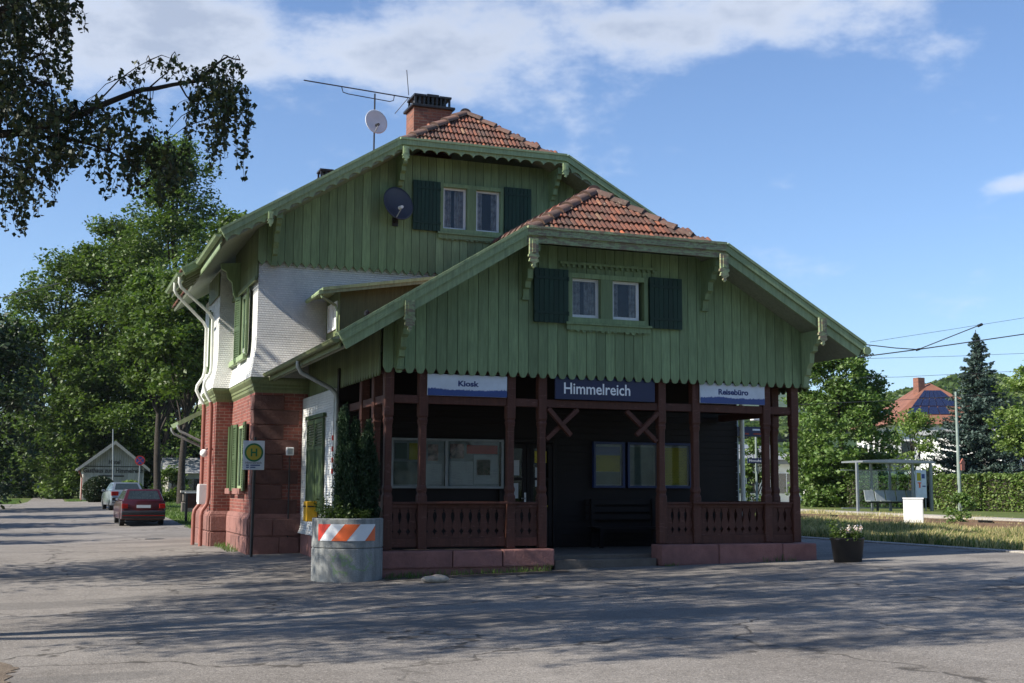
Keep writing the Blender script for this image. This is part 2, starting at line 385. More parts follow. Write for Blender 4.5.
ground_mat('hill_forest',[(.3,(.020,.040,.018)),(.55,(.035,.06,.026)),(.75,(.07,.09,.04))],.02,.12)
ground_mat('kerb_concrete',[(.3,(.32,.30,.27)),(.7,(.42,.39,.35))],2,30)
def concrete():
    t=NT('planter_concrete'); v=t.coord('World'); c=t.ramp(t.noise(v,2.5,6,.7),[(.3,(.19,.20,.20)),(.6,(.27,.28,.27)),(.8,(.34,.34,.32))])
    c=t.mix(1.0,c,t.ramp(t.noise(t.coord('World',(6,6,.6)),2,4),[(.35,.75),(.65,1.1)]),'MULTIPLY'); c=t.mix(1.0,c,t.ramp(t.noise(v,60,3),[(.3,.8),(.7,1.15)]),'MULTIPLY')
    # sprayed green scrawl, low on the front of the ring
    ob=t.n('ShaderNodeNewGeometry').outputs['Position']; sep=t.n('ShaderNodeSeparateXYZ'); t.l(ob,sep.inputs[0])
    n=t.n('ShaderNodeTexNoise'); n.inputs['Scale'].default_value=4.6; n.inputs['Detail'].default_value=2.5; t.l(ob,n.inputs['Vector'])
    band=t.ramp(n.outputs['Fac'],[(.46,0),(.485,1),(.515,1),(.54,0)])
    mx=t.math('MULTIPLY',t.ramp(t.math('MULTIPLY',t.math('SUBTRACT',sep.outputs[0],4.2),.7),[(.20,0),(.27,1),(.68,1),(.8,0)]),t.ramp(sep.outputs[2],[(.0,0),(.06,1),(.36,1),(.42,0)]))
    c=t.mix(t.math('MULTIPLY',t.math('MULTIPLY',band,mx),.42),c,(.14,.30,.05))
    t.col(c); t.set(Roughness=.9); t.bump(t.noise(v,45,4),.5,.006); M['planter_concrete']=t.mat
concrete()
# ================================================================== STATION BUILDING
ST=thing('station_building','long green boarded station house with red tiled half-hipped roofs and open dark wooden porch','station',(9.95,24.1,0))
def P(name,mb,mat,parent=ST,**k): return mb.build(name,M[mat] if isinstance(mat,str) else [M[q] for q in mat],parent,**k)
# --- roof profiles: left eave, left clip, ridge, right clip, right eave (x,z)
PR=dict(el=(4.55,4.06),cl=(7.97,6.18),r=(9.957,7.41),cr=(12.1,6.18),er=(15.24,4.375),y0=20.4,yr=21.76,yb=27.7)
MR=dict(el=(3.32,7.04),cl=(7.31,9.51),r=(9.28,10.73),cr=(11.5,9.53),er=(15.3,7.45),y0=26.8,yr=27.9,yb=38.4)
def zroof(R,x):
    pts=[R['el'],R['cl'],R['cr'],R['er']]
    if x<=R['r'][0]: a,b=R['el'],R['cl']
    else: a,b=R['cr'],R['er']
    z=a[1]+(x-a[0])*(b[1]-a[1])/(b[0]-a[0])
    return z
def zgable(R,x): return min(zroof(R,x),R['cl'][1])
def tile_field(mb,poly,o,u,v,n,pitch=.104,row=.30,inset=0):
    # poly: list of 3-D points in plane; o origin, u along eave, v up slope
    o,u,v,n=map(Vector,(o,u,v,n)); u.normalize();v.normalize();n.normalize()
    P2=[((Vector(p)-o).dot(u),(Vector(p)-o).dot(v)) for p in poly]
    def inside(x,y):
        c=False
        for i in range(len(P2)):
            (x1,y1),(x2,y2)=P2[i-1],P2[i]
            if (y1>y)!=(y2>y) and x<(x2-x1)*(y-y1)/(y2-y1)+x1: c=not c
        return c
    x0=min(p[0] for p in P2);x1=max(p[0] for p in P2);y0=min(p[1] for p in P2);y1=max(p[1] for p in P2)
    r=0
    while y0+r*row<y1:
        yy=y0+r*row; k=0
        while x0+k*pitch<x1:
            xx=x0+k*pitch
            if inside(xx+pitch/2,yy+row*.45):
                j=random.uniform(-.006,.006); l=random.uniform(.034,.046)
                prof=[(0,0),(.22,.62),(.45,1),(.7,.62),(1,0)]
                vs=[];
                for (py,lift) in ((yy-.02+j,l),(yy+row+.01,.004)):
                    for a,h in prof: vs.append(o+u*(xx+a*pitch)+v*py+n*(lift+h*.030))
                for a,h in prof: vs.append(o+u*(xx+a*pitch)+v*(yy-.02+j)+n*(l+h*.030-.03))
                fs=[(i,i+1,i+6,i+5) for i in range(4)]+[(i+10,i+11,i+1,i) for i in range(4)]
                mb.add(vs,fs)
            k+=1
        r+=1
def hip_tiles(mb,a,b,r=.115,seg=.38,n=8,up=(0,0,1)):
    a=Vector(a);b=Vector(b);d=b-a;L=d.length;d.normalize();s=d.cross(Vector(up)).normalized();w=s.cross(d).normalized()
    k=max(1,round(L/seg)); sg=L/k
    for i in range(k):
        p=a+d*(i*sg-.03);q=a+d*((i+1)*sg+.01); vs=[];jr=random.uniform(-.006,.006)
        for c,rr,l in ((p,r+.018+jr,.03),(q,r-.008,.0)):
            for j in range(n+1):
                t=PI*j/n; vs.append(c+s*(math.cos(t)*rr*1.15)+w*(math.sin(t)*rr+l-.03))
        m=n+1; fs=[(j,j+1,j+1+m,j+m) for j in range(n)]
        vs+= [c*1 for c in (p+w*(-.03),)]; fs+=[(j+1,j,2*m) for j in range(n)]
        mb.add(vs,fs)
def roof(R,name,low_seg=True):
    y0,yr,yb=R['y0'],R['yr'],R['yb']
    def v3(p,y): return Vector((p[0],y,p[1]))
    el,cl,rr,cr,er=[R[k] for k in('el','cl','r','cr','er')]
    polyL=[v3(el,y0),v3(cl,y0),v3(rr,yr),v3(rr,yb),v3(el,yb)]
    polyR=[v3(er,y0),v3(er,yb),v3(rr,yb),v3(rr,yr),v3(cr,y0)]
    polyH=[v3(cl,y0),v3(cr,y0),v3(rr,yr)]
    def nrm(p):
        n=(p[1]-p[0]).cross(p[2]-p[0]); n.normalize(); return n if n.z>0 else -n
    mb=MB()
    for p in (polyL,polyR,polyH):
        n=nrm(p); mb.slab([q-n*(.09 if p is polyH else .16) for q in p],n,.06)
    deck=P('roof_deck',mb,'soffit')
    nL,nR,nH=map(nrm,(polyL,polyR,polyH))
    t=MB(); tile_field(t,[p+Vector((0,.17 if abs(p.y-y0)<.01 else 0,0)) for p in polyL],v3(el,y0)-nL*.13,(0,1,0),v3(cl,0)-v3(el,0),nL,pitch=.2 if False else .15); a=P('roof_tiles',t,'roof_tiles')
    t=MB(); tile_field(t,[p+Vector((0,.17 if abs(p.y-y0)<.01 else 0,0)) for p in polyR],v3(er,y0)-nR*.08,(0,1,0),v3(cr,0)-v3(er,0),nR,pitch=.15); P('roof_tiles',t,'roof_tiles')
    t=MB(); vH=nH.cross(Vector((1,0,0))); vH=vH if vH.z>0 else -vH
    tile_field(t,[polyH[0]+Vector((.0,0,0)),polyH[1],polyH[2]],polyH[0],(1,0,0),vH,nH); P('roof_tiles',t,'roof_tiles')
    t=MB(); hip_tiles(t,polyH[0]+Vector((.08,.05,.02)),polyH[2]+Vector((0,0,-.01))); hip_tiles(t,polyH[1]+Vector((-.35,.08,.02)),polyH[2]+Vector((0,0,-.01))); hip_tiles(t,polyH[2]+Vector((0,0,-.01)),v3(rr,yb)+Vector((0,0,-.01)))
    P('ridge_tiles',t,'ridge_tiles',smooth=True)
    return nL,nR,nH
roof(PR,'porch'); roof(MR,'main')
# --- barge boards
def barge(a,b,y,top,depth,th=.05,scallop=0,pitch=.31,mat='green_trim',cap=True):
    a=Vector((a[0],a[1]));b=Vector((b[0],b[1]));d=(b-a);L=d.length;d.normalize();n=Vector((-d.y,d.x)); n=n if n.y>0 else -n
    pts=[a+n*top,b+n*top]
    if not scallop: pts+=[b-n*depth,a-n*depth]
    else:
        k=max(2,round(L/pitch)); m=8; low=[]
        for i in range(k):
            for j in range(m+1):
                t=(i+j/m)/k; s=abs(math.sin(PI*j/m)); low.append(a+d*(L*t)-n*(depth+scallop*(1-s**.6)))
        pts+=low[::-1]
    mb=MB(); mb.prism([(p.x,p.y) for p in pts],'y',y-th,y)
    if scallop:
        pass
    o=P('bargeboard',mb,mat,bevel=0)
    if cap:
        c=MB(); c.prism([tuple(a+n*(top+.05)),tuple(b+n*(top+.05)),tuple(b+n*(top-.07)),tuple(a+n*(top-.07))],'y',y-th-.05,y-th+.001)
        c.prism([tuple(a+n*(top+.10)),tuple(b+n*(top+.10)),tuple(b+n*(top+.051)),tuple(a+n*(top+.051))],'y',y-th-.075,y+.16)
        c.prism([tuple(a-n*.05),tuple(b-n*.05),tuple(b-n*.075),tuple(a-n*.075)],'y',y-th-.022,y-th+.001)
        P('verge_moulding',c,mat,parent=o)
    return o
for R,sc,dp in ((PR,0,.24),(MR,.085,.165)):
    y=R['y0']; tr='green_trim'
    barge(R['el'],R['cl'],y,-.02,dp,scallop=sc,mat=tr); barge(R['cr'],R['er'],y,-.02,dp,scallop=sc,mat=tr)
    barge((R['cl'][0]-.0,R['cl'][1]),(R['cr'][0]+.0,R['cr'][1]),y-.004,-.02,dp-.02,scallop=sc,pitch=.31,mat='green_trim_worn' if not sc else tr)
# --- carved pendants in front of the barge boards, and the brackets behind them
def pendant(x,z,y,h=.55,w=.17,mat='green_trim_worn'):
    mb=MB(); prof=[(.5,0),(.5,-.52),(.62,-.56),(.62,-.62),(.42,-.66),(.5,-.72),(.55,-.78),(.3,-.82),(.16,-.86),(.22,-.93),(0,-1)]
    pts=[(x+a*w,z+b*h) for a,b in prof]+[(x-a*w,z+b*h) for a,b in prof[-2::-1]]
    mb.prism(pts,'y',y-.05,y); mb.box(x-.035,x+.035,y-.066,y-.0501,z-.48*h,z-.04)
    return P('pendant',mb,mat)
def bracket(x,yw,yo,zt,zb,w=.13,mat='green_boards'):
    mb=MB(); L=yw-yo; H=zt-zb
    # horizontal purlin end with moulded nose, curved stepped strut
    mb.box(x-w/2,x+w/2,yo,yw+.3,zt-.16,zt)
    pts=[(yw,zt-.161),(yo+.10*L,zt-.161),(yo+.14*L,zt-.26),(yo+.30*L,zt-.30),(yo+.32*L,zt-.40),(yo+.50*L,zt-.44),(yo+.53*L,zt-.44-.18*H),(yo+.68*L,zb+.30*H),(yo+.72*L,zb+.18*H),(yo+.84*L,zb+.16*H),(yo+.86*L,zb),(yw,zb)]
    mb.prism(pts,'x',x-w/2+.01,x+w/2-.01)
    mb.box(x-w/2-.01,x+w/2+.01,yw-.10,yw-.0,zb-.05,zb-.001)
    return P('roof_bracket',mb,mat)
for x,z in ((8.07,6.02),(12.02,6.02)): pendant(x,z,20.345-.055)
for x in (5.76,14.23): pendant(x,zroof(PR,x)-.06,20.29,.56)
for x,z in ((7.43,9.37),(11.45,9.37)): pendant(x,z,26.69,.36,.14,'green_trim')
pendant(4.36,zroof(MR,4.36)-.12,26.69,.34,.11,'green_trim'); pendant(14.1,zroof(MR,14.1)-.05,26.69,.42,.14,'green_trim')
for x in (8.2,12.0): bracket(x,21.06,20.42,5.98,5.05)
bracket(5.80,21.06,20.42,zroof(PR,5.8)-.24,3.66); bracket(14.30,21.06,20.42,zroof(PR,14.3)-.24,3.62,mat='green_trim')
for x in (7.5,11.4): bracket(x,27.53,26.85,9.3,8.45)
bracket(4.6,27.53,26.85,zroof(MR,4.6)-.2,6.55,mat='green_boards')
# side brackets along the left eave of the main house
for y in (30.2,):
    mb=MB(); mb.prism([(4.23,7.0),(3.75,6.95),(3.78,6.82),(3.9,6.76),(3.93,6.6),(4.04,6.5),(4.08,6.2),(4.14,6.1),(4.15,5.95),(4.23,5.95)],'y',y-.06,y+.06); P('roof_bracket',mb,'green_boards')
# --- boarded gables
def boards(R,x0,x1,y,zb,tooth,wins,th=.03,rounded=True,mat='green_boards',pitch=.2,under=.10):
    mb=MB(); n=round((x1-x0)/pitch); p=(x1-x0)/n; g=.005
    for i in range(n):
        a=x0+i*p+g; b=x0+(i+1)*p-g; c=(a+b)/2; ya=y+random.uniform(-.003,.003)
        if rounded: low=[(a,zb+tooth),(a+.25*(c-a),zb+tooth*.62),(a+.45*(c-a),zb+tooth*.15),(a+.75*(c-a),zb),(b-.75*(b-c),zb),(b-.45*(b-c),zb+tooth*.15),(b-.25*(b-c),zb+tooth*.62),(b,zb+tooth)]
        else: low=[(a,zb+tooth),(a+.02,zb+tooth*.85),(c,zb),(b-.02,zb+tooth*.85),(b,zb+tooth)]
        ta,tb=[zgable(R,q)-under for q in (a,b)]
        spans=[(None,None)]
        w=[w for w in wins if w[0]<b and w[1]>a]
        if w:
            w=w[0]; mb.prism(low+[(b,w[2]),(a,w[2])],'y',ya-th,ya)
            mb.prism([(a,w[3]),(b,w[3]),(b,tb),(a,ta)],'y',ya-th,ya)
        else: mb.prism(low+[(b,tb),(a,ta)],'y',ya-th,ya)
    return P('gable_boards',mb,mat)
WL=(9.09,10.73,4.62,5.58); WU=(8.54,10.12,7.58,8.80)
boards(PR,5.5,14.42,21.07,3.55,.10,[WL]); boards(MR,4.24,14.42,27.54,6.50,.12,[WU],rounded=False)
def backing(R,x0,x1,y,zb,hole):
    mb=MB(); hx0,hx1,hz0,hz1=hole; u=.12
    def top(xs): return [(x,zgable(R,x)-u) for x in xs]
    mb.prism([(x0,zb)]+[(hx0,zb)]+top([hx0,R['cl'][0],x0])+[],'y',y,y+.12) if R['cl'][0]<hx0 else None
    mb.prism([(hx1,zb),(x1,zb)]+top([x1,R['cr'][0],hx1]),'y',y,y+.12)
    mb.box(hx0,hx1,y,y+.12,zb,hz0); mb.box(hx0,hx1,y,y+.12,hz1,R['cl'][1]-u)
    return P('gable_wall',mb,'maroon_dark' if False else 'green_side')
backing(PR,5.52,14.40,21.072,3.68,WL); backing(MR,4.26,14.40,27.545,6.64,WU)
# --- windows in the gables
def gable_window(hole,y,panes,mull,zf):
    x0,x1,z0,z1=hole; yf=y
    fr=MB(); fr.box(x0-.02,x0+.06,yf-.05,yf+.2,z0,z1); fr.box(x1-.06,x1+.02,yf-.05,yf+.2,z0,z1); fr.box(x0+.0601,x1-.0601,yf-.05,yf+.2,z1-.09,z1)
    fr.box(x0+.0601,x1-.0601,yf-.05,yf+.2,z0,z0+.11); fr.box(mull[0],mull[1],yf-.045,yf+.2,z0+.1101,z1-.0901)
    W=P('window',fr,'green_boards')
    sl=MB(); sl.box(x0-.08,x1+.08,yf-.10,yf-.0505,z0-.03,z0+.015); sl.box(x0-.06,x1+.06,yf-.065,yf-.0505,z0-.13,z0-.031); 
    k=13
    for i in range(k):
        c=x0-.02+(x1-x0+.04)*(i+.5)/k; sl.prism([(c-.055,z0-.131),(c+.055,z0-.131),(c+.03,z0-.155+.01*math.cos(i*1.6)),(c,z0-.165+.015*math.cos(i*1.6)),(c-.03,z0-.155+.01*math.cos(i*1.6))],'y',yf-.058,yf-.045)
    P('sill',sl,'green_boards',parent=W)
    for a,b in panes:
        c=MB(); w=.06
        c.box(a,a+w,yf+.06,yf+.11,zf[0],zf[1]); c.box(b-w,b,yf+.06,yf+.11,zf[0],zf[1]); c.box(a+w,b-w,yf+.06,yf+.11,zf[1]-w,zf[1]); c.box(a+w,b-w,yf+.06,yf+.11,zf[0],zf[0]+w*1.3)
        P('casement',c,'white_frame',parent=W)
        g=MB(); g.box(a+w,b-w,yf+.08,yf+.086,zf[0]+w,zf[1]-w); P('pane',g,'pane_glass',parent=W)
        cu=MB(); n=26; vs=[];fs=[]
        for i in range(n+1):
            x=a+w+(b-a-2*w)*i/n; yy=yf+.16+.034*math.sin(i*1.9)+.012*math.sin(i*.9)
            vs+=[(x,yy,zf[0]+.02),(x,yy,zf[1]-.02)]
        gap=(11,15) if (a,b)==panes[0] else (8,19)
        fs=[(2*i,2*i+2,2*i+3,2*i+1) for i in range(n) if not gap[0]<=i<gap[1]]; cu.add(vs,fs); P('curtain',cu,'curtain',parent=W)
    rm=MB(); rm.box(x0,x1,yf+.201,yf+.26,z0,z1); P('blind',rm,'room_dark',parent=W)  # dark sheet standing in for the unlit room behind the curtains
def shutter(x0,x1,y,z0,z1,mat='shutter_dark'):
    mb=MB(); n=7; p=(x1-x0)/n
    for i in range(n): mb.box(x0+i*p+.004,x0+(i+1)*p-.004,y-.03,y,z0,z1)
    mb.box(x0,x1,y+.001,y+.015,z0+.01,z1-.01)
    for z in (z0+.16,z1-.20): mb.box(x0+.02,x1-.02,y-.045,y-.0301,z,z+.05)
    for z in (z0+.18,z1-.18): mb.box(x1-.03 if mat=='shutter_dark' and x0<9 else x0,x1 if x0<9 else x0+.03,y-.055,y-.0455,z-.04,z+.04)
    return P('shutter',mb,mat)
gable_window(WL,21.04,[(9.14,9.74),(10.0,10.60)],(9.745,9.995),(4.72,5.50))
gable_window(WU,27.51,[(8.60,9.20),(9.44,10.06)],(9.205,9.435),(7.66,8.72))
shutter(8.36,9.06,20.99,4.60,5.62); shutter(10.77,11.48,20.99,4.60,5.60)
shutter(7.84,8.52,27.46,7.60,8.80); shutter(10.15,10.86,27.46,7.62,8.84)
# carved frieze above the porch windows (dentil strip)
mb=MB(); mb.box(8.9,10.95,20.985,21.035,5.74,5.79)
for i in range(18): mb.box(8.93+i*.113,8.98+i*.113,20.99,21.035,5.69,5.739)
P('frieze',mb,'green_boards')
# --- house body: plinth, brick storey, cornice, shingled storey
OUT=[(4.28,27.6),(14.38,27.6),(14.38,37.6),(4.28,37.6),(4.28,33.2),(3.88,33.2),(3.88,31.1),(4.28,31.1)]
mb=MB(); mb.ring(OUT,[(.08,-.5),(.08,.42),(.07,.425),(.07,.435),(.08,.44),(.08,.84),(.04,.92),(0,.9205)]); P('plinth',mb,'sandstone')
mb=MB(); mb.ring(OUT,[(0,.8),(0,3.66)]); P('brick_wall',mb,'brick_red')
mb=MB(); mb.ring(OUT,[(0,3.62),(.04,3.68),(.04,3.74),(.06,3.76),(.06,3.81),(.09,3.85),(.12,3.90),(.12,3.95),(.1,3.96)]); P('cornice',mb,'green_cornice')
mb=MB(); mb.ring(OUT,[(.125,3.962),(.12,4.0),(.10,4.12),(.065,4.28),(.03,4.46),(.008,4.68),(0,4.9),(0,7.0)])
mb.box(4.28,14.38,27.62,27.66,6.6,7.2)
P('shingle_wall',mb,'white_shingles',smooth=True)
# corner stones
mb=MB(); zz=.905; i=0
while zz<3.55:
    h=.333; wf=1.0 if i%2==0 else .66; ws=.25 if i%2==0 else .42
    mb.box(4.255,4.28+wf,27.57,27.64,zz+.006,zz+h-.006); mb.box(4.25,4.2799,27.6001,27.6+ws,zz+.006,zz+h-.006)
    zz+=h;i+=1
P('quoins',mb,'sandstone_dark',bevel=.012)
mb=MB()
for k,(z0,z1) in enumerate(((-.2,.415),(.435,.82))):
    a=4.20
    for w in ((.55,.6) if k else (.7,.45)): mb.box(a,a+w-.012,27.49,27.525,z0,z1-.01); a+=w
    b=27.52
    for w in (.9,.8,.95,.7) if k else (.6,1.0,.9,.8): mb.box(4.17,4.205,b,b+w-.015,z0,z1-.01); b+=w
    b=31.03; mb.box(3.81,4.19,30.985,31.025,z0,z1-.01); 
    for w in (1.0,1.2,1.1): mb.box(3.765,3.805,b,b+w-.015,z0,z1-.01); b+=w
P('plinth_blocks',mb,'sandstone',bevel=.015)
# --- left side windows and shutters
def side_window(x,y0,y1,z0,z1,nm='window',glz='pane_glass',arch=True,fm='green_trim'):
    fr=MB(); fr.box(x-.03,x+.1,y0,y0+.06,z0,z1);fr.box(x-.03,x+.1,y1-.06,y1,z0,z1);fr.box(x-.03,x+.1,y0+.06,y1-.06,z1-.06,z1);fr.box(x-.03,x+.1,y0+.06,y1-.06,z0,z0+.06);fr.box(x-.02,x+.08,(y0+y1)/2-.03,(y0+y1)/2+.03,z0+.06,z1-.06)
    W=P(nm,fr,fm)
    g=MB(); g.box(x-.008,x-.003,y0+.06,y1-.06,z0+.06,z1-.06); P('pane',g,glz,parent=W)
    s=MB(); s.box(x-.14,x+.02,y0-.08,y1+.08,z0-.14,z0-.001); P('sill',s,'sandstone' if z0<3 else 'green_trim',parent=W,bevel=.01)
    return W
def side_shutter(x,ya,yb,z0,z1,ang=0,mat='shutter_green'):
    # louvred leaf hinged at ya, free edge towards yb, opened by ang from the wall
    mb=MB(); L=yb-ya; s=1 if L>0 else -1; L=abs(L)
    def pt(t,o): # t along leaf, o outward normal
        return (x-.02-math.sin(ang)*t-o*math.cos(ang), ya+s*(math.cos(ang)*t-o*math.sin(ang)))
    def leafbox(t0,t1,o0,o1,za,zb):
        q=[pt(t0,o0),pt(t1,o0),pt(t1,o1),pt(t0,o1)]; mb.prism(q,'z',za,zb)
    leafbox(0,.06,0,.04,z0,z1);leafbox(L-.06,L,0,.04,z0,z1);leafbox(.06,L-.06,0,.04,z0,z0+.08);leafbox(.06,L-.06,0,.04,z1-.08,z1);leafbox(.06,L-.06,0,.04,(z0+z1)/2-.04,(z0+z1)/2+.04)
    z=z0+.11
    while z<z1-.1:
        leafbox(.06,L-.06,.008,.034,z,z+.03); z+=.055
    leafbox(.06,L-.06,.012,.018,z0+.08,z1-.08)
    return P('shutter',mb,mat)
# ground floor
side_window(4.28,28.78,29.72,1.48,2.95); side_window(4.28,30.35,30.98,1.48,2.95)
side_shutter(4.26,28.76,28.25,1.42,3.0,.06); side_shutter(4.26,29.74,30.12,1.42,3.0,.10); side_shutter(4.26,30.33,30.16,1.42,3.0,.5); side_shutter(4.26,31.0,31.09,1.42,3.0,.2)
# first floor
side_window(4.28,28.85,29.75,4.62,6.08); side_window(4.28,30.35,31.0,4.62,6.08); 
side_shutter(4.26,28.83,28.3,4.55,6.12,.10); side_shutter(4.26,29.77,30.22,4.55,6.12,.16); 
side_window(3.88,32.55,33.0,4.62,6.08); side_shutter(3.86,32.53,32.38,4.55,6.1,.1)
# dark boards under the left eave
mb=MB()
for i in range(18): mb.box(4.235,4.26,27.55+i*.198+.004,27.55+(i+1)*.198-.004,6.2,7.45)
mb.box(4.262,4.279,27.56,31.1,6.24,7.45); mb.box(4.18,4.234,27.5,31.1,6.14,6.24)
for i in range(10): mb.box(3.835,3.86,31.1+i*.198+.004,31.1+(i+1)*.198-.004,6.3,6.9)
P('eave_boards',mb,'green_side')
# rafters under the main eave, bay roof
sl=(MR['cl'][1]-MR['el'][1])/(MR['cl'][0]-MR['el'][0])
mb=MB(); y=26.95
while y<38.2:
    xo=3.40 if (y<30.5 or y>33.5) else 2.95
    mb.bar((xo,y,zroof(MR,xo)-.165),(4.6,y,zroof(MR,4.6)-.165),.09,.12); y+=.62
P('rafters',mb,'green_cornice')
mb=MB(); n=Vector((-sl,0,1)); xe=2.88; ze=zroof(MR,xe)
mb.slab([(xe,30.5,ze-.03),(3.325,30.5,zroof(MR,3.325)-.03),(3.325,33.5,zroof(MR,3.325)-.03),(xe,33.5,ze-.03)],n,.07); P('bay_roof_deck',mb,'soffit')
t=MB(); tile_field(t,[Vector((xe,30.5,ze)),Vector((3.33,30.5,zroof(MR,3.33))),Vector((3.33,33.5,zroof(MR,3.33))),Vector((xe,33.5,ze))],(xe,30.5,ze),(0,1,0),(1,0,sl),n,pitch=.15); P('roof_tiles',t,'roof_tiles')
barge((xe,ze),(3.9,zroof(MR,3.9)),30.52,-.02,.13,cap=True)
mb=MB(); mb.box(3.33,3.36,26.82,30.5,zroof(MR,3.34)-.24,zroof(MR,3.34)-.05); mb.box(2.90,2.93,30.55,33.45,zroof(MR,2.91)-.26,zroof(MR,2.91)-.09)
mb.box(4.57,4.60,20.42,27.5,zroof(PR,4.58)-.2,zroof(PR,4.58)-.05)
P('eave_fascia',mb,'green_cornice')
mb=MB(); 
for i in range(37):
    y=26.86+i*.1; mb.prism([(y,6.80),(y+.098,6.80),(y+.075,6.70),(y+.049,6.67),(y+.023,6.70)],'x',3.305,3.329)
P('eave_valance',mb,'green_trim')
# --- gutters and downpipes
def gutter(x,y0,y1,z,r=.07,mat='green_trim'):
    mb=MB(); n=8; ring=[(math.cos(PI+PI*j/n)*r,math.sin(PI+PI*j/n)*r) for j in range(n+1)]
    vs=[(x+a,y,z+b) for y in (y0,y1) for a,b in ring]+[(x+a*.88,y,z+b*.88) for y in (y0,y1) for a,b in ring]
    m=n+1; fs=[(j,j+1,j+1+m,j+m) for j in range(n)]+[(j+2*m+1,j+2*m,j+3*m,j+1+3*m) for j in range(n)]
    fs+=[tuple(range(m)),tuple(range(2*m-1,m-1,-1))]
    mb.add(vs,fs); 
    mb.tube([(x-r,y0,z),(x-r,y1,z)],.012,6)
    y=y0+.3
    while y<y1: mb.box(x-r,x+r+.03,y,y+.03,z+.0,z+.008); y+=.8
    return P('gutter',mb,mat)
gutter(3.25,26.72,30.5,6.98); gutter(2.81,30.42,33.55,zroof(MR,2.81)-.02); gutter(4.49,20.35,27.45,4.02,mat='green_cornice'); gutter(15.30,20.33,27.6,4.30)
mb=MB(); mb.tube([(15.30,20.28,4.29),(15.30,20.35,4.29)],.085,14); P('gutter_end',mb,'green_trim')
zb=zroof(MR,2.81)-.08
def pipe(name,path,r,mat,parent=ST):
    mb=MB(); mb.tube(path,r,10); return P(name,mb,mat,parent=parent,smooth=True)
p1=pipe('downpipe',[(2.83,30.62,zb),(2.83,30.62,zb-.16),(2.88,30.66,zb-.26),(3.64,31.22,5.86),(3.74,31.30,5.72),(3.75,31.30,4.55),(3.73,31.30,4.36),(3.60,31.30,4.14),(3.58,31.30,4.02),(3.64,31.30,3.82),(3.76,31.30,3.62)],.04,'pipe_white')
pipe('downpipe_foot',[(3.76,31.30,3.62),(3.78,31.30,3.5),(3.78,31.30,1.25),(3.75,31.30,1.08),(3.64,31.28,.92),(3.62,31.28,.80),(3.62,31.28,-.1)],.05,'pipe_red',parent=p1)
p2=pipe('downpipe',[(2.81,31.6,zb),(2.81,31.6,zb-.2),(2.87,31.63,zb-.3),(3.62,32.2,5.74),(3.70,32.25,5.6),(3.70,32.25,4.5),(3.66,32.25,4.32),(3.52,32.25,4.10),(3.50,32.25,3.98),(3.60,32.25,3.78),(3.70,32.25,3.62)],.04,'pipe_white')
pipe('downpipe_foot',[(3.70,32.25,3.62),(3.71,32.25,3.5),(3.71,32.25,1.25),(3.68,32.25,1.08),(3.56,32.22,.92),(3.54,32.22,.8),(3.54,32.22,-.1)],.05,'pipe_red',parent=p2)
pipe('downpipe',[(4.49,23.7,3.97),(4.49,23.7,3.85),(4.55,23.7,3.74),(5.15,23.72,3.45),(5.26,23.72,3.34),(5.28,23.72,3.2),(5.28,23.72,.1)],.045,'zinc')
pipe('downpipe',[(5.08,27.52,2.2),(5.08,27.52,-.1)],.018,'dark_metal')
# side canopy behind the bay
mb=MB(); mb.slab([(3.27,34.5,3.28),(4.27,34.5,3.82),(4.27,36.4,3.82),(3.27,36.4,3.28)],(-.5,0,1),.12); CN=P('side_canopy',mb,'green_trim')
for yy in (34.55,36.3):
    mb=MB(); mb.tube([(3.28,yy,3.2),(3.30,yy,3.1),(3.36,yy,3.02),(4.27,yy,2.60)],.035,8); P('canopy_strut',mb,'zinc',parent=CN)
# --- dormer on the porch roof against the house
def zd(x): return 5.84+.16*(x-5.5)
mb=MB(); mb.prism([(5.42,zd(5.42)),(8.1,zd(8.1)),(8.1,zd(8.1)-.07),(5.42,zd(5.42)-.07)],'y',25.95,27.54); DR=P('dormer',mb,'green_trim')
mb=MB(); mb.prism([(5.42,zd(5.42)-.0701),(8.1,zd(8.1)-.0701),(8.1,zd(8.1)-.14),(5.42,zd(5.42)-.14)],'y',25.97,26.01); P('fascia',mb,'green_trim',parent=DR)
mb=MB(); xs=[5.86,7.9]
mb.prism([(5.86,zroof(PR,5.86)-.02),(7.9,zroof(PR,7.9)-.02),(7.9,zd(7.9)-.071),(5.86,zd(5.86)-.071)],'y',26.22,26.28)
mb.box(5.86,5.92,27.36,27.6,4.86,zd(5.86)-.075);mb.box(5.86,5.92,26.281,26.42,4.86,zd(5.86)-.075);mb.box(5.86,5.92,26.42,27.36,4.86,5.0);mb.box(5.86,5.92,26.42,27.36,5.62,zd(5.86)-.075)
P('dormer_wall',mb,'green_side',parent=DR)
mb=MB(); 
for a in (26.42,26.86,27.31): mb.box(5.83,5.87,a,a+.05,5.0,5.62)
mb.box(5.83,5.87,26.4701,27.3099,5.57,5.62); mb.box(5.83,5.87,26.4701,27.3099,5.0,5.05); mb.box(5.862,5.868,26.47,27.31,5.05,5.57); P('window',mb,'white_frame',parent=DR)
mb=MB(); mb.tube([(5.38,25.96,zd(5.4)-.10),(5.38,27.5,zd(5.4)-.10)],.05,8); mb.tube([(5.40,26.05,zd(5.4)-.12),(5.42,26.05,zd(5.4)-.2),(5.75,26.2,zd(5.4)-.34),(5.80,26.2,zd(5.4)-.45),(5.80,26.2,4.9)],.03,8); P('gutter',mb,'green_trim',parent=DR)
mb=MB(); mb.lathe([(.04,0),(.04,.30),(.06,.31),(.06,.38),(.02,.42)],(at(367,318,y=25.2).x,25.2,at(367,318,y=25.2).z-.25),14); P('vent_pipe',mb,'dark_metal')
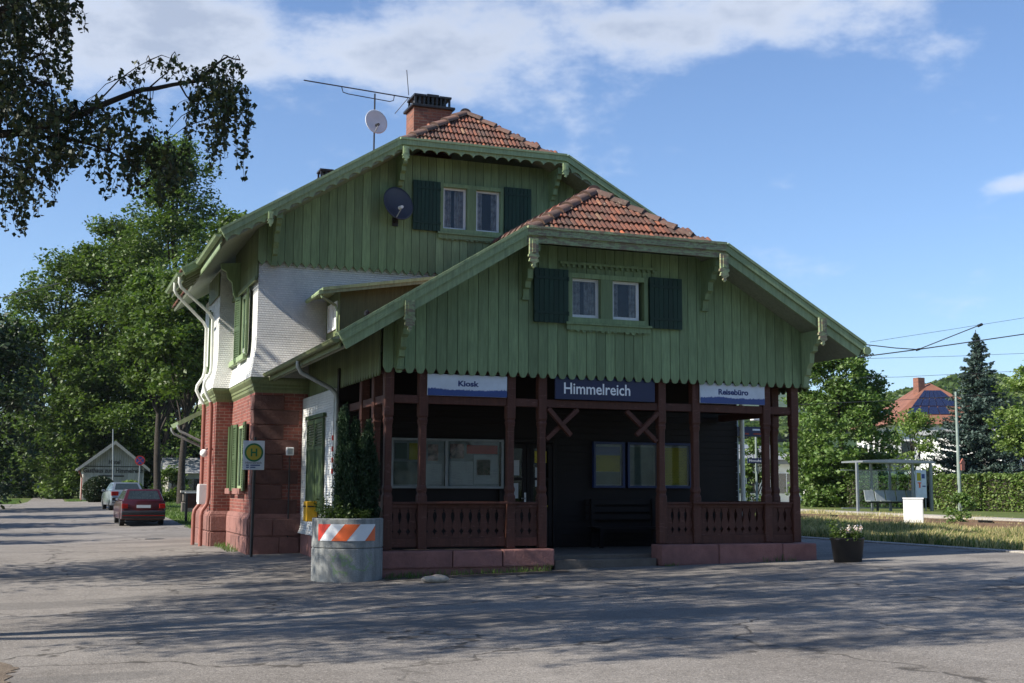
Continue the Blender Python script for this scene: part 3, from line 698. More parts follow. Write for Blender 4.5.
mb=MB(); mb.lathe([(.05,0),(.05,.40),(.08,.41),(.02,.55)],(5.0,31.5,zroof(MR,5.0)-.02),12); P('vent_pipe',mb,'zinc')
# --- chimneys
def chimney(x0,x1,y0,y1,z0,z1,caps):
    mb=MB(); mb.box(x0,x1,y0,y1,z0,z1); c=P('chimney',mb,'brick_chimney')
    s=MB(); s.box(x0-.07,x1+.07,y0-.07,y1+.07,z1+.001,z1+.07); P('cap_slab',s,'dark_metal',parent=c,bevel=.01)
    n=caps; w=(x1-x0)/n
    for i in range(n):
        a=x0+i*w+.03;b=x0+(i+1)*w-.03; t=MB()
        for xx in (a,b-.05,(a+b)/2-.025):
            for yy in (y0+.03,y1-.08): t.box(xx,xx+.05,yy,yy+.05,z1+.07,z1+.30)
        t.box(a-.02,b+.02,y0-.0,y1+.0,z1+.30,z1+.35+.02*(i%2)); t.lathe([(.10,0),(.10,.2),(.07,.21)],((a+b)/2,(y0+y1)/2,z1+.07),12)
        P('chimney_cap',t,'dark_metal',parent=c)
chimney(8.27,9.28,29.0,29.7,9.7,11.12,3); chimney(6.72,7.12,33,33.5,9.0,10.0,1)
# --- porch
def blocks(mb,x0,x1,y0,y1,z0,z1,seg=1.15,along='x'):
    a=x0 if along=='x' else y0; e=x1 if along=='x' else y1
    while a<e-.01:
        w=min(seg*random.uniform(.8,1.25),e-a)
        if e-a-w<.4: w=e-a
        if along=='x': mb.box(a,a+w-.012,y0+random.uniform(0,.012),y1,z0,z1-random.uniform(0,.01))
        else: mb.box(x0+random.uniform(0,.012),x1,a,a+w-.012,z0,z1)
        a+=w
for (xa_,xb_,ya_,yb_,za_,zb_,al,ft_) in ((5.42,8.80,20.98,21.42,.10,.41,'x',-.3),(10.98,14.46,20.95,21.42,.06,.46,'x',-.3),(5.34,5.78,21.43,27.45,.0,.50,'y',-.3),(14.02,14.48,21.43,24.1,.1,.46,'y',-.3)):
    mb=MB(); blocks(mb,xa_,xb_,ya_,yb_,za_,zb_,along=al); mb.box(xa_+.06,xb_-.06,ya_+.05,yb_-.02,ft_,za_+.02)
    P('porch_plinth',mb,'sandstone_porch',bevel=.03,seg=2)
mb=MB(); mb.box(5.79,14.01,21.44,24.3,-.3,.27); mb.box(8.84,10.94,21.1,21.44,-.3,.20); P('porch_floor',mb,'concrete_step',bevel=.01)
def post(x,y,z0=.41,z1=3.9):
    mb=MB(); w=.085; prof=[(w,z0),(w,1.36),(w*.78,1.42),(w*.94,1.47),(w*.94,1.50),(w*.76,1.56),(w*.76,2.62),(w*.95,2.72),(w*.8,2.76),(w,2.80),(w,z1)]
    vs=[(x+i*a,y+j*a,z) for a,z in prof for i,j in((-1,-1),(1,-1),(1,1),(-1,1))]; k=len(prof)
    fs=[(4*r+q,4*r+(q+1)%4,4*r+4+(q+1)%4,4*r+4+q) for r in range(k-1) for q in range(4)]+[(3,2,1,0),(4*k-4,4*k-3,4*k-2,4*k-1)]
    mb.add(vs,fs); return P('porch_post',mb,'maroon_wood',bevel=.012)
FX=[5.66,6.30,7.99,8.62,11.12,11.87,13.48,14.14]
for x in FX: post(x,21.235,.42 if x<9 else .47)
for y in (22.05,23.0): post(5.66,y,.5); 
post(14.14,21.95,.47)
mb=MB(); z0,z1=3.02,3.17
for a,b in zip(FX[:-1],FX[1:]): mb.box(a+.0855,b-.0855,21.18,21.29,z0,z1)
mb.box(5.6,14.2,21.17,21.30,3.60,3.9)
for x in (5.66,14.14):
    ys=[21.235,22.05,23.0,24.1] if x<9 else [21.235,21.95,24.2]
    for a,b in zip(ys[:-1],ys[1:]): mb.box(x-.055,x+.055,a+.0855,b-.0855,z0,z1)
    mb.box(x-.065,x+.065,21.31,24.1,3.60,3.9)
P('transom_beam',mb,'maroon_wood',bevel=.008)
def brace(a,b,y,w=.085):
    mb=MB(); mb.bar((a[0],y,a[1]),(b[0],y,b[1]),w,w,up=(0,1,0)); return P('cross_brace',mb,'maroon_wood',bevel=.008)
brace((8.71,2.42),(9.36,3.0),21.235); brace((8.72,3.0),(9.18,2.50),21.15); brace((11.03,2.42),(10.38,3.0),21.235); brace((11.02,2.97),(10.55,2.53),21.15)
def balus(x0,x1,along='x',c=21.235):
    mb=MB(); n=max(1,round((x1-x0)/.165)); p=(x1-x0)/n
    hw=[(.62,.5),(.66,.5),(.70,.40),(.735,.22),(.77,.40),(.80,.5),(.86,.48),(.93,.36),(1.00,.26),(1.05,.30),(1.09,.46),(1.105,.38),(1.12,.46),(1.15,.5)]
    for i in range(n):
        m=x0+(i+.5)*p; pts=[(m+h*p,z) for z,h in hw]+[(m-h*p,z) for z,h in hw[::-1]]
        mb.prism(pts,'y' if along=='x' else 'x',c-.014,c+.014)
    return mb
def railing(a,b,wide=False,along='x',c=21.235):
    mb=MB()
    def bx(u0,u1,c0,c1,z0,z1):
        if along=='x': mb.box(u0,u1,c0,c1,z0,z1)
        else: mb.box(c0,c1,u0,u1,z0,z1)
    bx(a,b,c-.045,c+.045,.46,.62)
    tr_=MB()
    if along=='x': tr_.box(a,b,c-.04,c+.04,1.15,1.217); tr_.box(a,b,c-.065,c+.065,1.216,1.26)
    else: tr_.box(c-.04,c+.04,a,b,1.15,1.217); tr_.box(c-.065,c+.065,a,b,1.216,1.26)
    if wide:
        w_=MB(); w_.box(a-.22,b+.22,c-.16,c-.087,1.225,1.265); P('ledge',w_,'maroon_wood',bevel=.006)
    R_=P('railing',mb,'maroon_wood',bevel=.006); P('top_rail',tr_,'maroon_wood',parent=R_,bevel=.006); P('balusters',balus(a,b,along,c),'maroon_wood',parent=R_)
for i,(a,b) in enumerate(zip(FX[:-1],FX[1:])):
    if i==3: continue
    railing(a+.086,b-.086,wide=i in(1,5))
railing(21.33,21.96,along='y',c=5.66);railing(22.14,22.91,along='y',c=5.66);railing(23.09,24.0,along='y',c=5.66)
railing(21.33,21.86,along='y',c=14.14);railing(22.04,24.1,along='y',c=14.14)
pipe('downpipe',[(14.70,24.12,3.9),(14.70,24.12,.2)],.055,'pipe_white')
# porch back wall, ceiling, side wall
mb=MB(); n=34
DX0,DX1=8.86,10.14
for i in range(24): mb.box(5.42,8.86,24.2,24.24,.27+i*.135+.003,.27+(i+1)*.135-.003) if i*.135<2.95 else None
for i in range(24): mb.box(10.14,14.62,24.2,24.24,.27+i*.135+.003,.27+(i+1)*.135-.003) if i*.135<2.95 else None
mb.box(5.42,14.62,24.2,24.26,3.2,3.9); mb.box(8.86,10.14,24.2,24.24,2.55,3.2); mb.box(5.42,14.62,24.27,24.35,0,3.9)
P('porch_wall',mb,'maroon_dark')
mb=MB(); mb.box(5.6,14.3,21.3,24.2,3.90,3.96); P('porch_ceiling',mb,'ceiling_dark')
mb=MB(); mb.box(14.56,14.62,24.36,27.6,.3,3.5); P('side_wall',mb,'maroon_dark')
mb=MB(); mb.ring([(5.36,24.36),(5.46,24.36),(5.46,27.59),(5.36,27.59)],[(.07,.50),(.02,.62),(0,.8),(0,3.5)]); P('side_wall',mb,'white_shingles')
def boards_side(x,y0,y1,zb,zt,tooth=.09,mat='green_side'):
    mb=MB(); n=round((y1-y0)/.2); p=(y1-y0)/n
    for i in range(n):
        a=y0+i*p+.005;b=y0+(i+1)*p-.005;c=(a+b)/2
        mb.prism([(a,zb+tooth),(a+.02,zb+tooth*.5),(c-.03,zb),(c+.03,zb),(b-.02,zb+tooth*.5),(b,zb+tooth),(b,zt),(a,zt)],'x',x-.015,x+.015)
    return P('side_boards',mb,mat)
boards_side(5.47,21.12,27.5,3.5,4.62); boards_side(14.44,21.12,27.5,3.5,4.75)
# green shutter leaves on the white side wall of the porch block
ya=at(325,450,x=5.36).y; yb=at(309,450,x=5.36).y
mb=MB(); 
def leaf(y0,y1):
    mb.box(5.30,5.34,y0,y0+.07,1.0,2.95);mb.box(5.30,5.34,y1-.07,y1,1.0,2.95);mb.box(5.30,5.34,y0+.07,y1-.07,1.0,1.1);mb.box(5.30,5.34,y0+.07,y1-.07,2.85,2.95);mb.box(5.315,5.335,y0+.07,y1-.07,1.1,2.3);mb.box(5.30,5.34,y0+.07,y1-.07,2.3,2.38)
    for i in range(8): mb.box(5.305,5.335,y0+.07,y1-.07,2.40+i*.056,2.43+i*.056)
ym=(ya+yb)/2; leaf(ya,ym-.01); leaf(ym+.01,yb); mb.box(5.28,5.345,ya-.1,yb+.1,2.97,3.05); P('shutter',mb,'shutter_green')
# door
D=MB(); D.box(8.86,8.94,24.12,24.2,.27,2.55);D.box(10.06,10.14,24.12,24.2,.27,2.55);D.box(8.94,10.06,24.12,24.2,2.47,2.55);D.box(9.47,9.53,24.12,24.2,.27,2.47)
for a,b in((8.95,9.46),(9.54,10.05)):
    D.box(a,a+.09,24.14,24.19,.3,2.45);D.box(b-.09,b,24.14,24.19,.3,2.45);D.box(a+.09,b-.09,24.14,24.19,.3,1.05);D.box(a+.09,b-.09,24.14,24.19,2.35,2.45);D.box(a+.09,b-.09,24.14,24.19,1.68,1.74)
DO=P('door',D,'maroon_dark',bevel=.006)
g=MB(); g.box(9.04,9.37,24.155,24.16,1.05,2.35); g.box(9.63,9.96,24.155,24.16,1.05,2.35); P('pane',g,'case_glass',parent=DO)
g=MB(); g.box(8.8,10.2,24.262,24.268,.3,2.5); P('door_lining',g,'room_dark',parent=DO)  # near-black sheet painted as the unlit room seen through the door glass
g=MB(); g.tube([(9.43,24.13,1.3),(9.43,24.08,1.3),(9.32,24.07,1.3)],.012,8); g.box(9.41,9.45,24.125,24.139,1.15,1.42); P('handle',g,'hub_metal',parent=DO)
for (a,b,z0,z1,m) in ((9.05,9.30,1.78,2.1,'poster_white'),(9.05,9.28,1.3,1.62,'poster_white'),(9.65,9.92,2.05,2.3,'poster_yellow'),(9.66,9.80,1.55,1.95,'poster_white'),(9.70,9.95,1.12,1.16,'poster_yellow'),(9.58,9.70,.75,1.05,'poster_white')):
    g=MB(); yy=24.148 if z1>1.05 else 24.13; g.box(a,b,yy-.004,yy-.001,z0,z1); P('notice',g,m,parent=DO)
# bench in the porch
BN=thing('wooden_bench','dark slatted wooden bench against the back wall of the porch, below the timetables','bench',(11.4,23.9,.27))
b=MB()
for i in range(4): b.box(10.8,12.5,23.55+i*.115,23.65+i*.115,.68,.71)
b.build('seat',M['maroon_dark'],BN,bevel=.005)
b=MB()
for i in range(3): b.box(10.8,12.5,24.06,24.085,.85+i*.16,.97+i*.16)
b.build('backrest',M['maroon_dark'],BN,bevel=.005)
for x in (10.9,12.35):
    b=MB(); b.box(x,x+.07,23.55,23.61,.27,.679); b.box(x,x+.07,24.0,24.059,.27,1.3); b.box(x,x+.07,23.61,24.0,.6,.67); b.build('leg',M['maroon_dark'],BN)
# ------------------------------------------------------------------ signs on the porch
def sign(name,label,x0,x1,z0,z1,y,body,mat='sign_white'):
    r=thing(name,label,'sign',((x0+x1)/2,y,z0)); b=MB(); b.box(x0,x1,y,y+.035,z0,z1); b.build('panel',M[mat],r,bevel=.004); return r
def skyline(root,x0,x1,y,zb,zl):
    # dark blue band with a ragged fir skyline
    random.seed(int(x0*10)); top=[]; x=x0
    while x<x1:
        s=random.uniform(.012,.035); h=zl+random.uniform(-.004,.01)+.018*max(0,math.sin(x*4.2)); top+=[(x,h),(min(x+s*.5,x1),h+random.uniform(.006,.028))]; x+=s
    top.append((x1,zl))
    b=MB(); b.prism([(x1,zb),(x0,zb)]+top,'y',y-.003,y-.0005); b.build('skyline_band',M['blue_mid'],root)
s=sign('kiosk_sign','white sign reading Kiosk above a blue fir skyline, over the left porch bay',6.35,7.88,3.17,3.56,21.10,'Kiosk'); skyline(s,6.352,7.878,21.10,3.172,3.27); text('lettering','Kiosk',M['ink_navy'],s,.40,.105,(7.13,21.098,3.40),bold=.035)
s=sign('travel_office_sign','white sign reading Reisebüro above a blue fir skyline, over the right porch bay',11.93,13.40,3.19,3.60,21.10,'Reisebüro'); skyline(s,11.932,13.398,21.10,3.192,3.29); text('lettering','Reisebüro',M['ink_navy'],s,.68,.115,(12.68,21.098,3.425),bold=.035)
s=sign('station_name_sign','long dark blue sign with white lettering Himmelreich above the porch entrance',8.84,10.93,3.175,3.60,21.09,'Himmelreich','blue_sign'); text('lettering','Himmelreich',M['letter_white'],s,1.38,.215,(9.71,21.088,3.385),bold=.012)
# notice cases on the back wall
def case(label,x0,x1,z0,z1,fm,papers,mid=None,group=None):
    r=thing('notice_case',label,'notice case',((x0+x1)/2,24.19,z0),group); w=.05; b=MB()
    b.box(x0,x0+w,24.08,24.19,z0,z1);b.box(x1-w,x1,24.08,24.19,z0,z1);b.box(x0+w,x1-w,24.08,24.19,z0,z0+w);b.box(x0+w,x1-w,24.08,24.19,z1-w,z1)
    if mid: b.box(mid-.03,mid+.03,24.08,24.19,z0+w,z1-w)
    b.build('frame',M[fm],r,bevel=.004)
    b=MB(); b.box(x0+w,x1-w,24.175,24.189,z0+w,z1-w); b.build('back_panel',M['poster_grey'],r)
    for (a,c,e,f,m) in papers:
        b=MB(); b.box(a,c,24.168,24.174,e,f); b.build('poster',M[m],r)
    b=MB(); b.box(x0+w,x1-w,24.095,24.1,z0+w,z1-w); b.build('pane',M['case_glass'],r)
case('wide grey notice case in two leaves with white papers, left half of the porch wall',6.50,8.93,1.50,2.52,'grey_metal',[(6.6,6.85,2.1,2.42,'poster_green'),(6.9,7.2,2.08,2.42,'poster_yellow'),(7.3,7.52,2.06,2.40,'poster_photo'),(6.58,7.18,1.58,2.04,'poster_green'),(7.24,7.60,1.58,2.0,'poster_white'),(7.78,8.08,2.12,2.42,'poster_photo'),(7.76,8.28,1.58,2.06,'poster_white'),(8.14,8.82,2.22,2.40,'poster_red'),(8.30,8.84,1.6,2.2,'poster_white'),(8.36,8.66,1.78,2.1,'poster_photo')],mid=7.68)
case('blue framed timetable case with yellow sheet, left of the pair beside the door',11.00,11.74,1.53,2.52,'blue_frame',[(11.08,11.66,2.24,2.42,'blue_mid'),(11.08,11.66,1.88,2.23,'poster_yellow'),(11.08,11.66,1.60,1.87,'poster_green')])
case('blue framed timetable case with pale green sheet, right of the pair beside the door',11.81,12.56,1.53,2.52,'blue_frame',[(11.89,12.48,1.60,2.42,'poster_green')])
case('blue framed timetable case with all yellow sheet, beside the right bay of the porch',12.66,13.38,1.53,2.52,'blue_frame',[(12.73,13.31,1.60,2.42,'poster_yellow')])
mb=MB(); 
# ------------------------------------------------------------------ things on the house
def dish(root,c,r,direction,mat,arm=True):
    d=Vector(direction).normalized(); q=Vector((0,0,1)).rotation_difference(d).to_matrix()
    b=MB(); k=8; n=28; prof=[(r*i/k,.22*r*(i/k)**2) for i in range(k+1)]
    vs=[];fs=[]
    for s_,(off) in ((0,0),(1,-.02)):
        for rr,h in prof:
            for j in range(n):
                a=2*PI*j/n; vs.append(Vector(c)+q@Vector((rr*math.cos(a),rr*math.sin(a)*1.08,h+off)))
    m=(k+1)*n
    for s_ in (0,1):
        for i in range(k):
            for j in range(n):
                f=(s_*m+i*n+j,s_*m+i*n+(j+1)%n,s_*m+(i+1)*n+(j+1)%n,s_*m+(i+1)*n+j); fs.append(f if s_==0 else f[::-1])
    for j in range(n): fs.append((k*n+j,k*n+(j+1)%n,m+k*n+(j+1)%n,m+k*n+j))
    b.add(vs,fs); b.build('reflector',M[mat],root,smooth='all')
    lnb=Vector(c)+q@Vector((0,-r*.55,.75*r)) 
    b=MB(); b.tube([Vector(c)+q@Vector((0,-r,.2*r)),lnb],.012,8); b.build('feed_arm',M['zinc'],root)
    b=MB(); b.tube([lnb,lnb+q@Vector((0,.04,-.13))],[.035,.045],10); b.build('feed_horn',M['dark_metal'] if mat!='dark_dish' else M['white_paint'],root)
simple('dark_dish',(.045,.05,.07),.45,.1); simple('light_dish',(.68,.69,.70),.5,.06)
dd=thing('satellite_dish','dark grey satellite dish on the upper green gable, left of the shuttered window','satellite dish',(7.42,27.5,8.1)); dish(dd,(7.40,27.30,8.12),.40,(.30,-1,.30),'dark_dish')
b=MB(); b.tube([(7.42,27.50,7.75),(7.42,27.36,7.78),(7.42,27.33,8.1)],.025,8); b.box(7.35,7.49,27.48,27.508,7.65,7.85); b.build('wall_mount',M['dark_metal'],dd)
an=thing('roof_aerial','long thin television aerial boom on a dark roof mast','aerial',(7.50,30,9.5))
b=MB(); b.tube([(7.50,30,9.45),(7.50,30,11.66)],.022,8); b.build('mast',M['dark_metal'],an)
b=MB(); L0=Vector((5.64,30,11.79));L1=Vector((8.45,30,11.66)); b.tube([L0,L1],.016,6); b.tube([(6.62,30,11.74),(6.66,30,11.60),(6.8,30,11.57),(7.9,30,11.50),(8.0,30,11.54),(8.02,30,11.68)],.012,6)
b.build('boom',M['dark_metal'],an)
b=MB(); b.tube([(8.38,29.9,11.70),(8.15,29.3,12.15)],.01,5); b.tube([(8.40,30.05,11.66),(8.15,30.4,11.32)],.01,5)
b.build('elements',M['dark_metal'],an)
wd=thing('satellite_dish','small pale satellite dish clamped to the aerial mast above the roof','satellite dish',(7.5,29.95,10.8)); dish(wd,(7.50,29.90,10.86),.31,(.22,-1,.2),'light_dish')
b=MB(); b.tube([(7.5,29.97,10.75),(7.5,29.9,10.8)],.03,8); b.build('clamp',M['dark_metal'],wd)
# wall lamp, letter box, meter box on the bay
lp=thing('wall_lamp','round white globe lamp on the lit brick bay beside the downpipes','lamp',(3.5,31.8,2.9)); b=MB(); b.ball((3.66,31.5,2.35),.10,16,10); b.build('globe',M['white_paint'],lp,smooth='all'); b=MB(); b.tube([(3.88,31.5,2.45),(3.74,31.5,2.46),(3.68,31.5,2.41)],.02,8); b.build('arm',M['dark_metal'],lp)
bx_=thing('wall_box','white rectangular box fixed low on the brick bay beside the downpipes','box',(3.4,32.4,1.3)); b=MB(); b.box(3.58,3.88,31.62,31.95,1.08,1.58); b.build('cabinet',M['white_paint'],bx_,bevel=.015,seg=2); b=MB(); b.box(3.565,3.579,31.66,31.91,1.13,1.53); b.build('door',M['white_frame'],bx_)
yb_=at(312,508,x=5.25); ym=thing('letter_box','small yellow letter box on the white side wall behind the concrete planter','letter box',(5.2,yb_.y,.95)); b=MB(); b.box(5.10,5.33,yb_.y-.17,yb_.y+.17,.80,1.22); b.build('body',M['yellow_paint'],ym,bevel=.02,seg=2); b=MB(); b.box(5.085,5.099,yb_.y-.12,yb_.y+.12,1.10,1.13); b.box(5.12,5.31,yb_.y-.182,yb_.y-.171,1.10,1.13); b.build('slot',M['black_plastic'],ym)
q=24.1
rs=thing('red_white_strip','narrow red and white striped strip fixed to the downpipe wall of the porch','marker',(5.3,q,1.6)); 
b=MB(); b.box(5.29,5.31,q-.03,q+.03,1.75,2.65); b.build('strip',M['white_paint'],rs)
b=MB()
for i in range(4): b.box(5.283,5.317,q-.034,q+.034,1.78+i*.22,1.88+i*.22)
b.build('red_bands',M['red_paint'],rs)
sx=thing('socket_box','small grey junction box on the dark corner brickwork above a thin pipe','box',(5.2,27.5,2.2)); b=MB(); b.box(5.00,5.16,27.46,27.57,2.22,2.40); b.build('body',M['white_frame'],sx,bevel=.01); b=MB(); b.box(5.03,5.13,27.445,27.459,2.25,2.37); b.build('lid',M['zinc'],sx)
# ================================================================== GROUND
def axis(fine0,fine1,step,far):
    a=list(np.arange(fine0,fine1+.01,step)); k=step
    lo=[];v=fine0;k=step
    while v>-far: k*=1.6; v=max(v-k,-far); lo.append(v)
    hi=[];v=fine1;k=step
    while v<far: k*=1.6; v=min(v+k,far); hi.append(v)
    return np.array(lo[::-1]+a+hi)
def sheet(name,xs,ys,dz,mat,fz=None):
    V=np.array([(x,y,(G(x,y) if fz is None else fz(x,y))+dz) for y in ys for x in xs]); nx=len(xs); F=[]
    for j in range(len(ys)-1):
        for i in range(nx-1): F.append((j*nx+i,j*nx+i+1,(j+1)*nx+i+1,(j+1)*nx+i))
    o=rawmesh(name,V,np.array(F),M[mat],kind='structure'); return o
sheet('ground',axis(-30,60,1.,2950),axis(-20,130,2.,2950),-.03,'ground_grass')
sheet('forecourt',np.arange(-16,19.01,1.),np.arange(-8,46.01,1.),0,'asphalt')
def polysheet(name,pts,dz,mat,step=2.0):
    # strip between left and right edge lines given as [(y,xl,xr)]
    V=[];F=[]
    rows=[]
    for (y0,a0,b0),(y1,a1,b1) in zip(pts[:-1],pts[1:]):
        k=max(1,int((y1-y0)/step))
        for i in range(k): t=i/k; rows.append((y0+(y1-y0)*t,a0+(a1-a0)*t,b0+(b1-b0)*t))
    rows.append(pts[-1]); n=10
    for y,a,b in rows:
        for i in range(n+1): x=a+(b-a)*i/n; V.append((x,y,G(x,y)+dz))
    for j in range(len(rows)-1):
        for i in range(n): F.append((j*(n+1)+i,j*(n+1)+i+1,(j+1)*(n+1)+i+1,(j+1)*(n+1)+i))
    return rawmesh(name,np.array(V),np.array(F),M[mat],kind='structure')
polysheet('road',[(46,-16,5.2),(60,-9,4.9),(83,-6.5,4.9),(86,-1.6,4.9),(93,-1.3,4.4),(95,-1.2,1.3),(150,-1.0,1.6)],0,'asphalt')
rj=random.Random(3); polysheet('dirt_verge',[(4+.09*i,-9,-.62+.42*math.sin(min(1,(i*.09)/8.6)*PI/2)+rj.uniform(-.07,.05)-max(0,(i*.09-8.8))*.5) for i in range(112)],.006,'dirt',.2)
polysheet('wall_foot_dirt',[(20.55,5.5,8.9),(20.8,5.5,9.0),(21.0,5.5,9.0)],.005,'dirt',.2)
polysheet('meadow',[(-8,19.32,31.5),(95,19.32,31.5)],-.02,'meadow_soil',1.5)
kb=MB()
y=-8.
while y<44: kb.slab([(19.02,y,G(19.02,y)+.03),(19.30,y,G(19.3,y)+.03),(19.30,y+.985,G(19.3,y)+.03),(19.02,y+.985,G(19.02,y)+.03)],(0,0,1),.3); y+=1.
tag(kb.build('kerb',M['kerb_concrete'],bevel=.008),kind='structure')
# railway track in the grass and the far platform
tb=MB()
for xr in (27.0,28.44): tb.bar((xr,-8,G(xr,0)+.06),(xr,95,G(xr,0)+.06),.07,.15)
y=-8
while y<95: tb.box(26.6,28.85,y,y+.24,.30,.40); y+=.62
tag(tb.build('railway_track',M['rail_steel']),kind='structure')
A_=at(801,509.6,z=.60);B_=at(1024,519.5,z=.60); dd_=(A_-B_).normalized()
def pe(t,o): 
    p=B_+dd_*t; return (p.x+o*dd_.y,p.y-o*dd_.x)
pm=MB(); pm.prism([pe(-30,0),pe(80,0),pe(80,2.0),pe(-30,2.0)],'z',.2,.56); tag(pm.build('platform',M['platform_paving']),kind='structure')
pm=MB(); pm.prism([pe(-30,-.06),pe(80,-.06),pe(80,.25),pe(-30,.25)],'z',.2,.60); tag(pm.build('platform_edge',M['kerb_concrete']),kind='structure')
pm=MB(); pm.prism([pe(-30,2.001),pe(80,2.001),pe(80,40),pe(-30,40)],'z',.2,.565); tag(pm.build('lawn',M['ground_grass']),kind='structure')
# drain cover
dc=MB(); dc.lathe([(.28,0),(.28,.012),(.24,.013)],(3.0,37.0,G(3,37)-.002),20); tag(dc.build('drain_cover',M['dark_metal'],loc=(3.0,37,G(3,37))),'small dark round drain cover set in the asphalt left of the brick bay','drain cover')
# ================================================================== VEGETATION
def leafquads(Cn,size,rg,upbias=.5,aspect=.62,droop=0,jit=.5):
    n=len(Cn); nm=rg.normal(size=(n,3)); nm[:,2]=np.abs(nm[:,2])+upbias; nm/=np.linalg.norm(nm,axis=1)[:,None]
    r=rg.normal(size=(n,3)); r[:,2]-=droop; a=r-nm*(r*nm).sum(1)[:,None]; a/=np.linalg.norm(a,axis=1)[:,None]; b=np.cross(nm,a)
    s=(size*(1+rg.uniform(-jit,jit,n)))[:,None]
    V=np.empty((n,4,3)); V[:,0]=Cn-a*s*.5; V[:,1]=Cn+b*s*.5*aspect-a*s*.08; V[:,2]=Cn+a*s*.5; V[:,3]=Cn-b*s*.5*aspect-a*s*.08
    V[:,1]+=nm*s*.08; V[:,3]+=nm*s*.08
    return V.reshape(-1,3),np.arange(n*4).reshape(n,4)
def unit(rg,n):
    v=rg.normal(size=(n,3)); return v/np.linalg.norm(v,axis=1)[:,None]
def crown(rg,c,z0,z1,R,lobes=40,clumps=16,leaves=22,lobe_r=.30,profile=None,fill=.75,clump_r=.16,flat=.8):
    L=[]
    while len(L)<lobes:
        t=rg.uniform(0,1); pr=profile(t) if profile else math.sin(PI*(t*.86+.12))**.7
        a=rg.uniform(0,2*PI); q=rg.uniform(.35,1)**.6*pr*R*fill
        L.append((c[0]+q*math.cos(a),c[1]+q*math.sin(a),z0+(z1-z0)*t))
    L=np.array(L); lr=R*lobe_r*rg.uniform(.6,1.25,len(L))
    d=unit(rg,len(L)*clumps); d[:,2]=d[:,2]*.75+.12
    Cc=np.repeat(L,clumps,0)+d*np.repeat(lr,clumps)[:,None]*np.array([1,1,flat])*rg.uniform(.65,1.1,len(d))[:,None]
    pts=np.repeat(Cc,leaves,0)+rg.normal(size=(len(Cc)*leaves,3))*R*clump_r*np.array([.55,.55,.33])
    return L,pts
def tree(name,label,x,y,h,R,z0,mat,size,seed,cat='tree',group=None,trunk_r=.18,bark='bark',lean=(0,0),zb=None,**k):
    rg=np.random.default_rng(seed); gz=G(x,y)-.05 if zb is None else zb
    r=thing(name,label,cat,(x,y,gz),group)
    L,pts=crown(rg,(x+lean[0],y+lean[1]),gz+z0,gz+h,R,**k)
    V,F=leafquads(pts,size,rg); rawmesh('crown',V,F,M[mat],parent=r)
    t=MB(); top=Vector((x+lean[0],y+lean[1],gz+h*.86)); base=Vector((x,y,gz)); pth=[];n=9
    for i in range(n+1):
        s=i/n; p=base.lerp(top,s)+Vector((math.sin(s*5+seed)*.12*R*.4,math.cos(s*4+seed)*.1*R*.4,0)); pth.append(p)
    t.tube(pth,[trunk_r*(1.25 if i==0 else 1-.85*i/n) for i in range(n+1)],9)
    for l in L[::max(1,len(L)//14)]:
        s=min(.9,max(.15,(l[2]-gz)/(h)*.72)); p=pth[int(s*n)]; e=Vector(l); m=p.lerp(e,.5)+Vector((0,0,.06*R))
        t.tube([p,m,e],[trunk_r*(1-.8*s)*.6,trunk_r*.25,trunk_r*.08],6,cap=False)
    t.build('trunk',M[bark],r,smooth=True); return r
